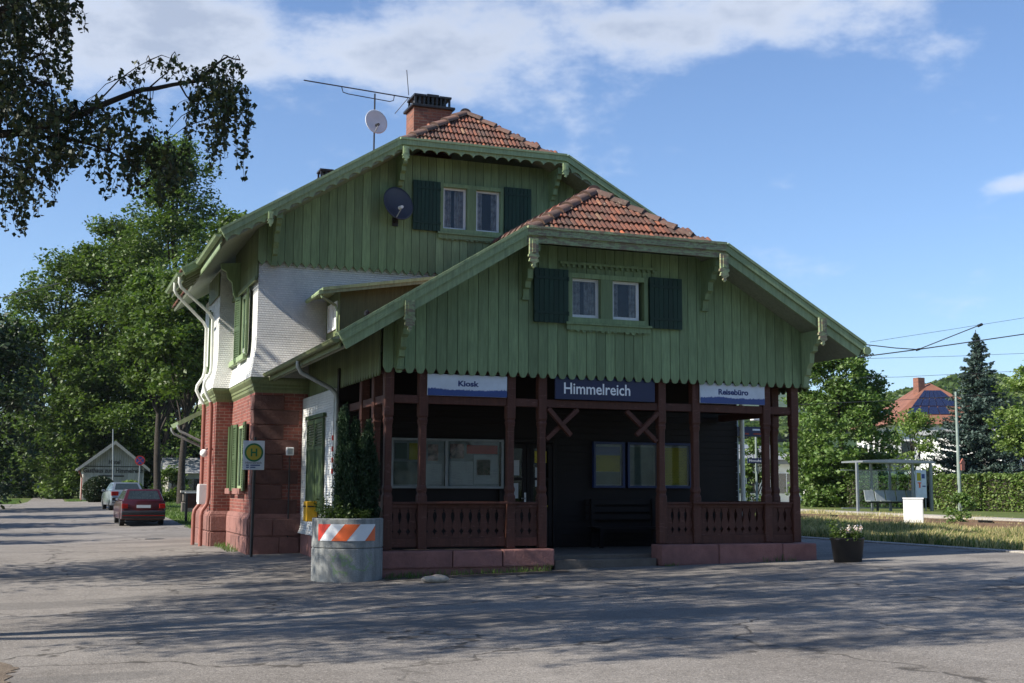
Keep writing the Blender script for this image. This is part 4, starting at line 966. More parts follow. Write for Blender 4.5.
# --- the weeping birch over the left of the picture
def birch():
    rg=np.random.default_rng(11); YB=13.5
    r=thing('birch_tree','dark weeping birch reaching in from the left, leafy twigs hanging against the sky','tree',(-6.6,15.2,-.2))
    t=MB()
    t.tube([(-6.6,15.2,-.25),(-6.5,15.2,1.5),(-6.55,15.15,4),(-6.35,15.1,7),(-6.2,15.0,10),(-6.0,15,13.2)],[.30,.20,.17,.13,.09,.03],10)
    t.build('trunk',M['birch_bark'],r,smooth=True)
    def w(px,py,dy=0): return at(px,py,y=YB+dy)
    lim=[([Vector((-6.5,15.1,3.6)),Vector((-4.2,14.3,4.5)),Vector((-2.2,13.8,4.95))]+[w(0,133),w(33,131),w(80,113,-.1),w(132,92,-.1),w(154,88),w(193,83),w(214,66,.1),w(228,56,.1),w(240,60,.1)],.075,.006),
         ([w(8,133),w(66,140,.2),w(110,151,.3),w(132,167,.3),w(142,188,.3)],.026,.005),
         ([Vector((-6.5,15.1,3.2)),Vector((-3,14,4.2)),w(-20,148,.4),w(26,171,.4),w(50,190,.4)],.05,.005),
         ([Vector((-6.4,15.1,4.8)),Vector((-3.5,13.9,6.3)),w(-60,50,-.3),w(0,12,-.3),w(45,-25,-.3),w(90,-50,-.3)],.06,.01),
         ([w(150,88),w(168,72),w(172,55)],.010,.004),([w(178,84),w(196,108),w(206,120)],.012,.004),([w(90,110),w(120,78,.2),w(150,60,.2)],.012,.004),
         ([w(60,122),w(50,85,-.2),w(40,55,-.2),w(52,35,-.2)],.014,.004)]
    for z,dx,dy in ((6.4,4.6,-2.2),(7.2,6.2,.5),(8.0,5.8,-1),(8.5,4.5,2.2),(9.4,6.5,-1.2),(10.3,4.8,1.2),(7.0,-3,-2),(8.2,-3.4,1.6),(9.6,-2.6,-1.5),(11,3.5,-1.5)):
        lim.append(([Vector((-6.35,15.1,z-1.4)),Vector((-6.35+dx*.5,15.1+dy*.5,z+.3)),Vector((-6.35+dx,15.1+dy,z+.1+.12*abs(dx)))],.05,.01))
    t=MB()
    for p,a,b in lim:
        # subdivide for a natural line
        q=[]
        for i in range(len(p)-1):
            for s in (0,.5): q.append(p[i].lerp(p[i+1],s)+Vector(rg.normal(size=3)*.012))
        q.append(p[-1]); n=len(q); t.tube(q,[a+(b-a)*(i/(n-1))**.7 for i in range(n)],7)
    reg=[(12,40,26,40,46,.30),(20,95,30,30,70,.30),(48,115,30,22,60,.28),(90,112,28,18,52,.25),(70,138,30,14,44,.28),(30,145,26,14,40,.35),(112,128,18,16,34,.3),
         (140,104,18,14,26,.22),(160,62,22,9,20,.14),(186,74,16,9,22,.16),(130,78,14,10,12,.15),(220,76,17,15,46,.42),(231,98,9,20,34,.72),(205,96,10,8,14,.62),(191,104,6,6,5,.62),
         (150,140,22,14,40,.45),(172,160,14,10,22,.42),(128,160,20,12,26,.42),(90,155,16,8,16,.32),(66,158,10,8,9,.22),(8,176,12,10,18,.55),(28,176,14,9,16,.38),(45,180,6,5,5,.15),
         (14,8,20,16,36,.34),(60,0,26,10,20,.36),(52,28,8,12,12,.32),(40,62,14,14,16,.2),(78,2,6,6,5,.12),(235,62,10,8,10,.2),(60,200,6,3,0,.2)]
    P=[]
    twig=MB()
    limpts=[q for p,a,b in lim for q in p]
    def hang(s,L,n_leaf_step=.024):
        v=Vector(rg.normal(size=3)); v.z=abs(v.z)*.2; v.normalize(); p=s.copy(); path=[p.copy()]; st=.05; k=max(2,int(L/st)); d=v
        for i in range(k):
            d=(d*.72+Vector((rg.normal()*.08,rg.normal()*.08,-.34))).normalized(); p=p+d*st; path.append(p.copy())
            for _ in range(int(st/n_leaf_step+rg.random())):
                P.append(tuple(p+Vector(rg.normal(size=3)*.022)))
        twig.tube(path,.0028,3,cap=False)
    for (px,py,rx,ry,n,L) in reg:
        n=int(n*(1.0 if px<75 else .74 if px<140 else .85))
        for _ in range(n):
            a=rg.uniform(0,2*PI); q=rg.uniform(0,1)**.5
            s=w(px+rx*q*math.cos(a),py+ry*q*math.sin(a),rg.normal()*.45)
            s=Vector(s); near=min(limpts,key=lambda u:(u-s).length)
            if (near-s).length<.55 and rg.random()<.5: twig.tube([near,near.lerp(s,.5)+Vector((0,0,.05)),s],[.007,.005,.003],4,cap=False)
            hang(s,L*rg.uniform(.5,1.35))
    t.build('limbs',M['limb_dark'],r,smooth=True); tag(twig.build('twigs',M['limb_dark'],r),kind='stuff')
    V,F=leafquads(np.array(P),.055,rg,upbias=0,aspect=.8,droop=1.2)
    rawmesh('leaves',V,F,M['leaf_birch'],parent=r)
    # the rest of the crown, above the frame: hanging curtains of leaves with gaps
    Q=[]; n=0
    while n<3300:
        x=rg.uniform(-12,5.2);yy=rg.uniform(9.2,22);z=rg.uniform(6.4,12.2)
        e=((x+2.7)/7.9)**2+((yy-15.6)/6.3)**2+((z-9.2)/3.1)**2
        if e>1 or (x>-1.6 and z<7.7) : continue
        if math.sin(x*1.7+z)*math.sin(yy*1.9+z*.7)<-.25: continue
        n+=1; k=34; L=rg.uniform(.5,1.3); tt=rg.uniform(0,1,k)
        pts=np.stack([x+rg.normal(size=k)*.10+tt*.1,yy+rg.normal(size=k)*.10,z-tt*L],1); pts[:,2]=np.maximum(pts[:,2],7.45 if x>-1.6 else 5.6); Q.append(pts)
    Q=np.concatenate(Q); cr=(Q-cO)@np.stack([cR,cU,cF],1); infr=(cr[:,1]/cr[:,2]<.29)&(cr[:,0]/cr[:,2]>-.36)&(cr[:,2]>0); Q=Q[~infr]; V,F=leafquads(Q,.085,rg,upbias=0,aspect=.8,droop=1); rawmesh('crown',V,F,M['leaf_birch'],parent=r)
birch()
# second birch further along, out of the picture, shades the yard
t_=tree('birch_tree','leafy birch standing left of the yard beyond the weeping birch',-6.3,24.0,13.5,4.5,5.2,'leaf_birch',.14,21,lobes=70,clumps=16,leaves=26,trunk_r=.2,bark='birch_bark')
for i,(x,y,R_,h) in enumerate(((-8,-4,5.5,14),(2.5,-11,6,15),(13,-9,6,14))):  # trees added out of view to cut the sky light on the front walls
    tree('chestnut_tree',['broad dark chestnut tree behind the viewpoint, left of the yard','broad dark chestnut tree straight behind the viewpoint','broad dark chestnut tree behind the viewpoint, towards the tracks'][i],x,y,h,R_,2.4,'leaf_dark',.42,100+i,lobes=70,clumps=14,leaves=14,trunk_r=.3)
SUNAZ=rad(3.5); SUNEL=rad(38)
# roadside trees out of frame, their trunks and crowns stripe the road
proto=tree('roadside_tree','dense dark green roadside tree at the left edge of the yard, nearest of the row',-11.5,36.5,10,2.4,2.2,'leaf_dark',.30,31,group='trees along the left side of the road',lobes=26,clumps=12,leaves=10,trunk_r=.2)
for i,(x,y,s) in enumerate(((-11,43.5,1.0),(-10.5,51,1.05),(-9.5,58.5,1.1),(-9.5,67,1.1))):
    dup(proto,(x,y,G(x,y)-.05),i*1.3+.7,['dense dark green roadside tree, second of the row left of the road','dense dark green roadside tree, third of the row left of the road','dense dark green roadside tree, fourth of the row left of the road','dense dark green roadside tree, farthest of the row left of the road'][i],s)
def P_(px,y): return at(px,490,y=y).x
tree('broadleaf_tree','very dark dense tree at the left picture edge beside the road',P_(-20,72),72,10.0,3.6,.2,'leaf_dark',.28,41,lobes=44,clumps=14,leaves=12,trunk_r=.22)
tree('broadleaf_tree','dark low tree behind the left picture edge where the lane enters the wood',P_(22,128),128,9,4.6,.2,'leaf_dark',.40,42,lobes=40,clumps=14,leaves=12,trunk_r=.25)
tree('ash_tree','tall green ash with the highest top of the left group, over the shed',P_(165,110),110,31,8.6,4.5,'leaf_ash',.30,43,lobes=130,clumps=18,leaves=20,trunk_r=.36,lobe_r=.24,clump_r=.10,fill=.9,profile=lambda t:(.55+.5*math.sin(PI*min(1,t*1.2)))*(1-.68*t**1.5))
tree('ash_tree','broad mid green ash left of the highest one, rising behind the shed roof',P_(100,114),114,24.5,5.6,2,'leaf_ash',.32,44,lobes=110,clumps=18,leaves=18,trunk_r=.32,lobe_r=.25,clump_r=.11,fill=.9)
tree('ash_tree','rounded green ash at the far left of the group against the sky',P_(52,116),116,21,6.2,1.0,'leaf_ash',.32,45,lobes=95,clumps=18,leaves=18,trunk_r=.3,lobe_r=.26,clump_r=.11,fill=.9)
tree('ash_tree','green ash showing between the shed trees and the station eaves',P_(230,94),94,21.5,4.6,5,'leaf_ash',.30,46,lobes=90,clumps=18,leaves=18,trunk_r=.34,lobe_r=.26,clump_r=.11,fill=.9)
tree('ash_tree','slender dark trunked ash right of the shed, close behind the parked cars',P_(158,84),84,15.2,3.8,7.6,'leaf_ash',.30,47,lobes=60,clumps=16,leaves=18,trunk_r=.26,lobe_r=.3,clump_r=.12)
tree('ash_tree','dark trunked ash nearest the downpipes, its crown filling the space beside the eaves',P_(184,80),80,14.5,4.2,7.2,'leaf_ash',.28,48,lobes=60,clumps=16,leaves=18,trunk_r=.26,lobe_r=.3,clump_r=.12)
tree('broadleaf_tree','low leafy tree between the lane and the shed, foliage down to the ground',P_(72,113),113,13,3.2,.1,'leaf_ash',.28,49,lobes=50,clumps=14,leaves=12,trunk_r=.2)
tree('ash_tree','wide green ash behind the shed roof, between the highest ash and the lane',P_(132,122),122,24,7.5,1.0,'leaf_ash',.36,55,lobes=120,clumps=18,leaves=18,trunk_r=.3,lobe_r=.25,clump_r=.11,fill=.9)
tree('broadleaf_tree','tall shaded tree closing the view behind the shed',P_(120,130),130,17,7.5,0,'leaf_dark',.42,50,lobes=60,clumps=14,leaves=12,trunk_r=.3)
tree('broadleaf_tree','shaded tree closing the view behind the lane on the left',P_(22,150),150,16,9,0,'leaf_dark',.5,51,lobes=60,clumps=14,leaves=12,trunk_r=.3)
tree('broadleaf_tree','shaded bushy tree behind the trunks left of the downpipes',P_(200,118),118,13,7.0,0,'leaf_dark',.42,52,lobes=60,clumps=14,leaves=12,trunk_r=.3)
tree('leafy_bush','low leafy bush between the dark trunks right of the shed',P_(171,86),86,2.2,1.6,0,'leaf_ash',.2,54,cat='bush',lobes=24,clumps=12,leaves=12,trunk_r=.05)
tree('leafy_bush','sunlit yellow green bush at the end of the lane',P_(51,122),122,3.6,1.9,0,'leaf_lime',.22,53,cat='bush',lobes=26,clumps=12,leaves=12,trunk_r=.06)
# clipped ball bush and shrubs by the shed
def ballbush(label,x,y,R,mat,seed,sz=.12,n=9000,sc=(1,1,.85)):
    rg=np.random.default_rng(seed); d=unit(rg,n); pts=d*R*np.array(sc)*rg.uniform(.9,1.03,n)[:,None]+np.array([x,y,G(x,y)+R*sc[2]*.85]); pts=pts[pts[:,2]>G(x,y)]
    r=thing('clipped_bush',label,'bush',(x,y,G(x,y))); V,F=leafquads(pts,sz,rg); rawmesh('foliage',V,F,M[mat],parent=r)
    b=MB(); b.ball((x,y,G(x,y)+R*sc[2]*.85),R*.86,14,9,sc); b.tube([(x,y,G(x,y)-.05),(x,y,G(x,y)+.3)],.08,7); b.build('stem',M['limb_dark'],r); return r
ballbush('dark clipped ball bush in front of the shed, left of the silver car',P_(99.5,90),90,1.12,'leaf_dark',61)
ballbush('low yellow green clipped bush in front of the shed door, behind the silver car',P_(130,92),92,.95,'leaf_lime',62,n=5000)
# --- the right hand side
tree('maple_tree','large bright green maple right of the porch, foliage down to the grass',at(843,490,y=58).x,58,9.1,3.0,.1,'leaf_bright',.20,71,lobes=120,clumps=20,leaves=20,trunk_r=.22,lobe_r=.27,clump_r=.10,fill=.86,profile=lambda t:.45+.55*math.sin(PI*(t*.72+.2)) if t<.9 else .4,zb=.5)
tree('maple_tree','smaller loose green tree before the red roofed house',at(914,490,y=66).x,66,6.2,2.3,.6,'leaf_lime',.18,72,lobes=40,clumps=14,leaves=12,trunk_r=.1,lobe_r=.28,clump_r=.11,zb=.5)
tree('maple_tree','leafy tree cut off by the right picture edge',at(1034,490,y=52).x,52,7.4,2.6,3.2,'leaf_lime',.20,73,lobes=40,clumps=15,leaves=14,trunk_r=.15,lobe_r=.28,clump_r=.11,zb=.5)
tree('leafy_bush','green shrub seen through the right bay of the porch',at(757,490,y=40).x,40,3.3,.75,.1,'leaf_bright',.10,74,cat='bush',lobes=26,clumps=14,leaves=14,trunk_r=.05)
def spruce():
    rg=np.random.default_rng(5); y=66; x=at(982,490,y=y).x; gz=.5; H=11.9; r=thing('blue_spruce','tall blue grey spruce right of the red roofed house','tree',(x,y,gz))
    t=MB(); t.tube([(x,y,gz),(x,y,gz+H*.6),(x,y,gz+H)],[.24,.12,.02],8); P_l=[]
    z=.5
    while z<H-.2:
        f=1-z/H; R=4.5*f**.86*(.9+.15*rg.random()); nb=int(8+13*f)
        for i in range(nb):
            a=rg.uniform(0,2*PI); L=R*rg.uniform(.72,1.12); e=Vector((x+L*math.cos(a),y+L*math.sin(a),gz+z-L*.13+rg.normal()*.06)); s=Vector((x,y,gz+z+.05)); m=s.lerp(e,.6)-Vector((0,0,.08*L))
            t.tube([s,m,e+Vector((0,0,.12*L))],[.04*f+.01,.02,.006],4,cap=False)
            k=int(42*L)+14; tt=rg.uniform(.12,1,k); sp=rg.normal(size=k)*.15*(1.15-tt)*L
            px=np.stack([s.x+(e.x-s.x)*tt-math.sin(a)*sp,s.y+(e.y-s.y)*tt+math.cos(a)*sp,s.z+(e.z-s.z)*tt-.08*L*np.sin(PI*tt)+.10*L*tt**2-rg.uniform(0,.16,k)],1); P_l.append(px)
        z+=.26+.10*f
    V,F=leafquads(np.concatenate(P_l),.23,rg,upbias=.2,aspect=.38); rawmesh('crown',V,F,M['needle_blue'],parent=r); t.build('trunk',M['bark'],r)
spruce()
def hedge(label,p0,p1,w,h,z,mat,seed,n=16000,sz=.13):
    rg=np.random.default_rng(seed); a=np.array(p0);b=np.array(p1); d=b-a; L=np.linalg.norm(d); d/=L; nn=np.array([-d[1],d[0]])
    t=rg.uniform(0,L,n); f=rg.integers(0,4,n); u=np.where(f==0,-w/2,np.where(f==1,w/2,rg.uniform(-w/2,w/2,n))); hh=np.where(f>=2,h,rg.uniform(0,h,n))
    bmp=.06*np.sin(t*2.3)+.05*np.sin(t*5.1+1); u=u*(1+bmp*.8)+rg.normal(size=n)*.05; hh=hh*(1+bmp*.35)+rg.normal(size=n)*.05
    pts=np.stack([a[0]+d[0]*t+nn[0]*u,a[1]+d[1]*t+nn[1]*u,z+np.abs(hh)],1); r=thing('hedge',label,'hedge',(p0[0],p0[1],z))
    V,F=leafquads(pts,sz,rg); rawmesh('foliage',V,F,M[mat],parent=r)
    b_=MB(); q=[tuple(a+nn*w*.42),tuple(b+nn*w*.42),tuple(b-nn*w*.42),tuple(a-nn*w*.42)]; b_.prism(q,'z',z-.02,z+h*.93); b_.build('branches',M['limb_dark'],r)
h0=at(944,508,y=50);h1=at(1060,506,y=42)
hedge('clipped yellow green hedge along the right picture edge',(h0.x,h0.y),(h1.x,h1.y),1.2,1.62,.56,'hedge_leaf',81)
h0=at(852,508,y=56);h1=at(944,508,y=51)
hedge('darker hedge behind the glass shelter',(h0.x,h0.y),(h1.x,h1.y),1.0,1.6,.56,'leaf_ash',82,n=9000)
# grass: meadow by the track, tufts along walls, verges
def blades(name,label,regions,mat,n,h0,h1,w,seed,zoff=-.02):
    rg=np.random.default_rng(seed); A=np.array([(a[1]-a[0])*(a[3]-a[2])*a[4] for a in regions]); cnt=(n*A/A.sum()).astype(int); V=[];
    for (x0,x1,y0,y1,_),k in zip(regions,cnt):
        x=rg.uniform(x0,x1,k); y=rg.uniform(y0,y1,k)
        pn=np.sin(x*1.3+np.sin(y*.6)*2)*np.sin(y*.8+1.3*np.sin(x*.7)); hh=rg.uniform(h0,h1,k)*(.75+.4*pn)
        z=np.array([G(a,b) for a,b in zip(x,y)])+zoff; an=rg.uniform(0,PI,k); dx,dy=np.cos(an)*w,np.sin(an)*w; lx,ly=rg.normal(size=(2,k))*hh*.28
        v=np.stack([np.stack([x-dx,y-dy,z],1),np.stack([x+dx,y+dy,z],1),np.stack([x+dx*.6+lx*.5,y+dy*.6+ly*.5,z+hh*.6],1),np.stack([x+lx,y+ly,z+hh],1)],1); V.append(v.reshape(-1,3))
    V=np.concatenate(V); F=np.arange(len(V)).reshape(-1,4)
    o=rawmesh(name,V,F,M[mat],kind='stuff'); tag(o,label,'grass'); return o
blades('meadow_grass','long dry straw coloured grass between the platform kerb and the rails',[(19.4,25,13,62,1)],'grass_meadow',80000,.12,.36,.010,91)
blades('trackside_grass','shorter dry grass along the rails in front of the far platform',[(25,29.0,14,34,1.2),(25,32,34,85,1)],'grass_meadow',50000,.08,.24,.014,96)
blades('meadow_weeds','green weeds growing among the dry grass by the rails',[(19.4,25,14,60,1)],'grass_green',36000,.12,.34,.014,92)
blades('verge_grass','short green grass beside the road, around the parked cars and in front of the shed',[(5.0,14,41,62,2.2),(4.3,14,62,96,1),(-9,-1.8,85,112,1),(1.5,9,95,104,1.6)],'grass_green',60000,.06,.16,.02,93)
blades('wall_weeds','small green tufts growing at the foot of the pink porch plinth',[(5.6,8.7,20.86,20.98,1),(5.5,6.2,20.6,20.98,.3),(11.0,11.3,20.85,20.95,1),(3.9,4.15,28.5,31,.4),(13.2,13.9,20.86,20.95,.6)],'grass_green',900,.04,.17,.006,94,zoff=0)
# taller weed beside the cabinet
tree('weed_bush','leafy green weed growing against the right side of the white cabinet',27.35,31.8,.95,.62,.0,'leaf_bright',.09,75,cat='bush',lobes=16,clumps=10,leaves=12,trunk_r=.015)
# ================================================================== STREET THINGS
# concrete ring planter
PC=(4.94,21.12); gz=-.09
pl=thing('concrete_planter','round grey concrete planter with a red and white striped plate at the porch corner','planter',(PC[0],PC[1],gz))
b=MB(); b.lathe([(.60,0),(.615,.01),(.615,.555),(.60,.57)],(PC[0],PC[1],gz),56); b.build('lower_ring',M['planter_concrete'],pl,smooth=True)
b=MB(); b.lathe([(.60,.575),(.615,.588),(.615,1.06),(.60,1.075),(.54,1.075),(.53,.98)],(PC[0],PC[1],gz),56); b.build('upper_ring',M['planter_concrete'],pl,smooth=True)
b=MB(); b.lathe([(.528,.97),(.5,.985),(.2,1.0),(.01,1.01)],(PC[0],PC[1],gz),30); b.build('earth',M['soil'],pl)
# striped plate curved round the front, facing the camera
def plate():
    r=.625; a0,a1=rad(-90-15-50),rad(-90-15+50); z0,z1=gz+.70,gz+.98; n=40; W_=(a1-a0)*r; H_=z1-z0
    b=MB(); 
    def pt(u,v,rr): a=a0+(a1-a0)*u; return (PC[0]+rr*math.cos(a),PC[1]+rr*math.sin(a),z0+H_*v)
    vs=[pt(i/n,j,rr) for rr in (r,r-.008) for j in (0,1) for i in range(n+1)]; m=n+1; fs=[]
    for i in range(n): fs+= [(i,i+1,m+i+1,m+i),(2*m+i+1,2*m+i,3*m+i,3*m+i+1),(i+1,i,2*m+i,2*m+i+1),(m+i,m+i+1,3*m+i+1,3*m+i)]
    fs+=[(0,m,3*m,2*m),(n,2*m+n,3*m+n,m+n)]; b.add(vs,fs); o=b.build('striped_plate',M['white_frame'],pl)
    # slanted bands / / leaning right
    for k,(u0,mat) in enumerate(((-.21,'red_paint'),(.26,'orange_paint'),(.80,'orange_paint'))):
        wd=.245; sh=.215; b=MB(); q=14
        for i in range(q):
            v0,v1=i/q,(i+1)/q
            def cl(u): return min(max(u,0),1)
            p=[(cl(u0+sh*v0),v0),(cl(u0+wd+sh*v0),v0),(cl(u0+wd+sh*v1),v1),(cl(u0+sh*v1),v1)]
            if p[1][0]-p[0][0]<.002 and p[2][0]-p[3][0]<.002: continue
            seg=5
            for s in range(seg):
                f0,f1=s/seg,(s+1)/seg
                L=lambda A,B,f:(A[0]+(B[0]-A[0])*f,A[1]+(B[1]-A[1])*f)
                qd=[L(p[0],p[1],f0),L(p[0],p[1],f1),L(p[3],p[2],f1),L(p[3],p[2],f0)]; b.add([pt(u,v,r+.003) for u,v in qd],[(0,1,2,3)])
        b.build('painted_band',M[mat],o)
plate()
def thuja():
    rg=np.random.default_rng(3); r=thing('thuja_bush','dark conifer bush with several upright tips growing in the concrete planter','bush',(5.1,21.2,1.0)); P_l=[];t=MB()
    for (x,y,h,R) in ((4.87,21.28,1.92,.15),(5.08,21.26,1.70,.17),(5.31,21.22,1.62,.16),(5.20,21.10,1.45,.16),(4.97,21.12,1.25,.16),(5.36,21.1,1.2,.13)):
        t.tube([(x,y,.9),(x,y,.9+h*.9)],[.02,.006],5)
        for _ in range(int(420*h*R/.2)):
            f=rg.uniform(0,1); rr=R*(1-f**2.4)**.6*(.65+.35*math.sin(f*9+x*9)**2); a=rg.uniform(0,2*PI); rr=max(rr,.03)*rg.uniform(.5,1.15)*(1+.25*math.sin(a*3+f*14)); c=np.array([x+rr*math.cos(a),y+rr*math.sin(a),.97+h*f]); P_l.append(c+rg.normal(size=(16,3))*np.array([.022,.022,.05]))
    V,F=leafquads(np.concatenate(P_l),.055,rg,upbias=-.2,aspect=.3,droop=-1.6); rawmesh('foliage',V,F,M['needle_thuja'],parent=r); t.build('stem',M['bark'],r)
thuja()
rg=np.random.default_rng(8); hb=thing('planter_herbs','loose grey green herbs growing at the left rim of the concrete planter','plant',(4.6,20.95,.98)); Q=[]
for _ in range(190):
    a=rg.uniform(0,2*PI); q=.46*rg.uniform(0,1)**.5; x=PC[0]-.08+q*math.cos(a); y=PC[1]-.08+q*math.sin(a); 
    h=rg.uniform(.08,.42) if x<4.8 else rg.uniform(.05,.18); l=rg.normal(size=2)*.08
    tt=np.linspace(.1,1,14); Q.append(np.stack([x+l[0]*tt,y+l[1]*tt,.97+h*tt],1)+rg.normal(size=(14,3))*.02)
V,F=leafquads(np.concatenate(Q),.045,rg,aspect=.45); rawmesh('leaves',V,F,M['leaf_ash'],parent=hb)
b=MB()
for _ in range(30): x=4.6+rg.uniform(-.2,.3); y=21.0+rg.uniform(-.2,.2); b.tube([(x,y,.96),(x+rg.normal()*.04,y+rg.normal()*.04,1.2)],.003,3)
b.build('stalks',M['leaf_ash'],hb)
# bus stop sign
sp_=(4.50,27.0); q=at(251,557,y=26.9); sp_=(q.x,26.9); gz=G(*sp_)
bs=thing('bus_stop_sign','white bus stop sign with a round green and yellow H before the brick corner','sign',(sp_[0],sp_[1],gz))
b=MB(); zt=at(254,437,y=26.9).z; b.tube([(sp_[0],sp_[1],gz-.03),(sp_[0]+.02,sp_[1],zt)],.032,10); b.build('pole',M['dark_metal'],bs,smooth=True)
a=at(243.5,440.5,y=26.84);c=at(264,470,y=26.84); b=MB(); b.box(a.x,c.x,26.83,26.85,c.z,a.z); b.build('panel',M['sign_white'],bs,bevel=.004)
cx=(a.x+c.x)/2-.0; cz=a.z-.255; simple('stop_green',(.02,.16,.07),.4,.05); simple('stop_yellow',(.45,.36,.05),.4,.05)
b=MB(); b.lathe([(.20,0),(.20,-.004)],(cx,26.828,cz),32,'y'); b.build('green_disc',M['stop_green'],bs); b=MB(); b.lathe([(.162,0),(.162,-.003)],(cx,26.8235,cz),32,'y'); b.build('yellow_disc',M['stop_yellow'],bs)
text('letter_h','H',M['stop_green'],bs,.14,.17,(cx,26.818,cz),bold=.03)
text('stop_name','Himmelreich',M['ink_black'],bs,.34,.045,(cx,26.827,c.z+.155))
for u0,u1,zz in ((-.16,-.10,.10),(-.07,.14,.10),(-.16,-.10,.055),(-.07,.04,.055)):
    b=MB(); b.box(cx+u0,cx+u1,26.825,26.829,c.z+zz-.012,c.z+zz+.012); b.build('faded_line',M['blue_mid'],bs)
# stone by the plinth
st_=at(436,581,z=-.03); b=MB(); b.ball((st_.x,st_.y,-.0),.17,14,9,(1.45,.7,.42)); o=b.build('stone',M['rock'],smooth='all',loc=(st_.x,st_.y,-.06)); tag(o,'pale flat stone lying before the left pink plinth','stone')
for v in o.data.vertices: v.co+=Vector(v.co.normalized())*(.012*math.sin(v.co.x*21+v.co.y*17))
# flower tub on the right
pz=G(14.3,20.1); tx,ty=at(856,563,z=pz).x,at(850,563,z=pz).y+.22
ft=thing('flower_tub','black oval tub with pink and white flowers, right of the porch','flower tub',(tx,ty,pz))
def oval(b,prof,c,n=32,ay=.62):
    vs=[];fs=[];k=len(prof)
    for rr,h in prof:
        for j in range(n):
            a=2*PI*j/n; ca,sa=math.cos(a),math.sin(a); e=.75; vs.append((c[0]+rr*math.copysign(abs(ca)**e,ca),c[1]+rr*ay*math.copysign(abs(sa)**e,sa),c[2]+h))
    for i in range(k-1):
        for j in range(n): fs.append((i*n+j,i*n+(j+1)%n,(i+1)*n+(j+1)%n,(i+1)*n+j))
    fs.append(tuple(range(n-1,-1,-1))); b.add(vs,fs); return b
oval(MB(),[(.27,0),(.28,.01),(.335,.42),(.345,.43),(.345,.47),(.325,.475),(.31,.40),(.02,.40)],(tx,ty,pz)).build('tub',M['black_plastic'],ft,smooth=True)
oval(MB(),[(.308,.395),(.30,.41),(.02,.42)],(tx,ty,pz)).build('earth',M['soil'],ft)
fl=thing('tub_flowers','pink and white flowers with green leaves growing in the black tub','flowers',(tx,ty,pz+.41)); Q=[];W_=[]
for _ in range(150):
    a=rg.uniform(0,2*PI);q=rg.uniform(0,1)**.5; x=tx+.34*q*math.cos(a);y=ty+.22*q*math.sin(a); h=rg.uniform(.06,.2)+(.24 if x<tx-.14 and rg.random()<.5 else 0); tt=np.linspace(.1,1,12)
    Q.append(np.stack([x+0*tt+rg.normal()*.05*tt,y+0*tt,pz+.41+h*tt],1)+rg.normal(size=(12,3))*.022)
for cx_,cy_ in ((.25,-.05),(.30,.0),(.21,.02),(-.02,-.06),(.05,0),(-.12,.0),(.12,-.1)):
    W_.append(np.array([tx+cx_,ty+cy_,pz+.62+rg.uniform(-.04,.05)])+rg.normal(size=(26,3))*.028)
V,F=leafquads(np.concatenate(Q),.055,rg); rawmesh('leaves',V,F,M['leaf_ash'],parent=fl); V,F=leafquads(np.concatenate(W_),.04,rg,aspect=.9); rawmesh('petals',V,F,M['petal_white'],parent=fl)
# white cabinet by the track
cb=thing('signal_cabinet','plain white cabinet standing in the grass before the glass shelter','cabinet',(26.1,32.6,.38))
ca=at(904,525,z=.38); z1=at(904,498,y=ca.y).z; cc=at(920,527,z=.38)
Xd=Vector((cc.x-ca.x,cc.y-ca.y)); W1=Xd.length; Xd.normalize(); Yd=Vector((-Xd.y,Xd.x))
def lc(u,v): p=Vector((ca.x,ca.y))+Xd*u+Yd*v; return (p.x,p.y)
Dp=.75; W1=.62; ang=rad(-38); Xd=Vector((math.cos(ang),math.sin(ang))); Yd=Vector((math.sin(-ang),math.cos(ang)))
b=MB(); b.prism([lc(0,0),lc(W1,0),lc(W1,Dp),lc(0,Dp)],'z',.45,z1-.03); b.build('body',M['white_paint'],cb,bevel=.01)
b=MB(); b.prism([lc(-.02,-.02),lc(W1+.02,-.02),lc(W1+.02,Dp+.02),lc(-.02,Dp+.02)],'z',z1-.029,z1+.01); b.build('lid',M['white_paint'],cb)
b=MB(); b.prism([lc(.02,.02),lc(W1-.02,.02),lc(W1-.02,Dp-.02),lc(.02,Dp-.02)],'z',.20,.449); b.build('base',M['kerb_concrete'],cb)
b=MB(); b.prism([lc(.03,-.008),lc(W1-.03,-.008),lc(W1-.03,-.001),lc(.03,-.001)],'z',.55,z1-.06); b.build('door',M['white_frame'],cb)
# glass shelter on the far platform
Ys=46.5
def sx_(px): return at(px,490,y=Ys).x
sh=thing('platform_shelter','glass waiting shelter with grey steel posts and flat roof on the far platform','shelter',(sx_(895),Ys,.57))
gz=.57; zt=at(895,463,y=Ys).z; xa,xb=sx_(857.5),sx_(930)
xw=at(842,490,y=Ys+1.3).x; b=MB(); b.box(xw,xb+.12,Ys-.3,Ys+1.3,zt,zt+.07); b.prism([(xw,zt+.071),(xb+.12,zt+.071),(xb+.0,zt+.11),((xa+xb)/2,zt+.17),(xw+.5,zt+.11)],'y',Ys-.25,Ys+1.25); b.build('roof',M['grey_metal'],sh)
for (px,yy) in ((857.5,Ys),(871.5,Ys+1.2),(890,Ys+1.2),(913,Ys+.0),(931,Ys),(931.5,Ys+1.2)):
    b=MB(); x=at(px,490,y=yy).x; b.box(x-.05,x+.05,yy-.05,yy+.05,gz-.05,zt-.001); b.build('post',M['grey_metal'],sh)
xp=lambda px,yy=Ys+1.2: at(px,490,y=yy).x
for a,c in ((xp(857.5)+.06,xp(871.5)-.06),(xp(871.5)+.06,xp(890)-.06),(xp(890)+.06,xp(910)-.06)):
    b=MB(); b.box(a,c,Ys+1.19,Ys+1.205,gz+.15,zt-.35); b.build('glass_panel',M['shelter_glass'],sh)
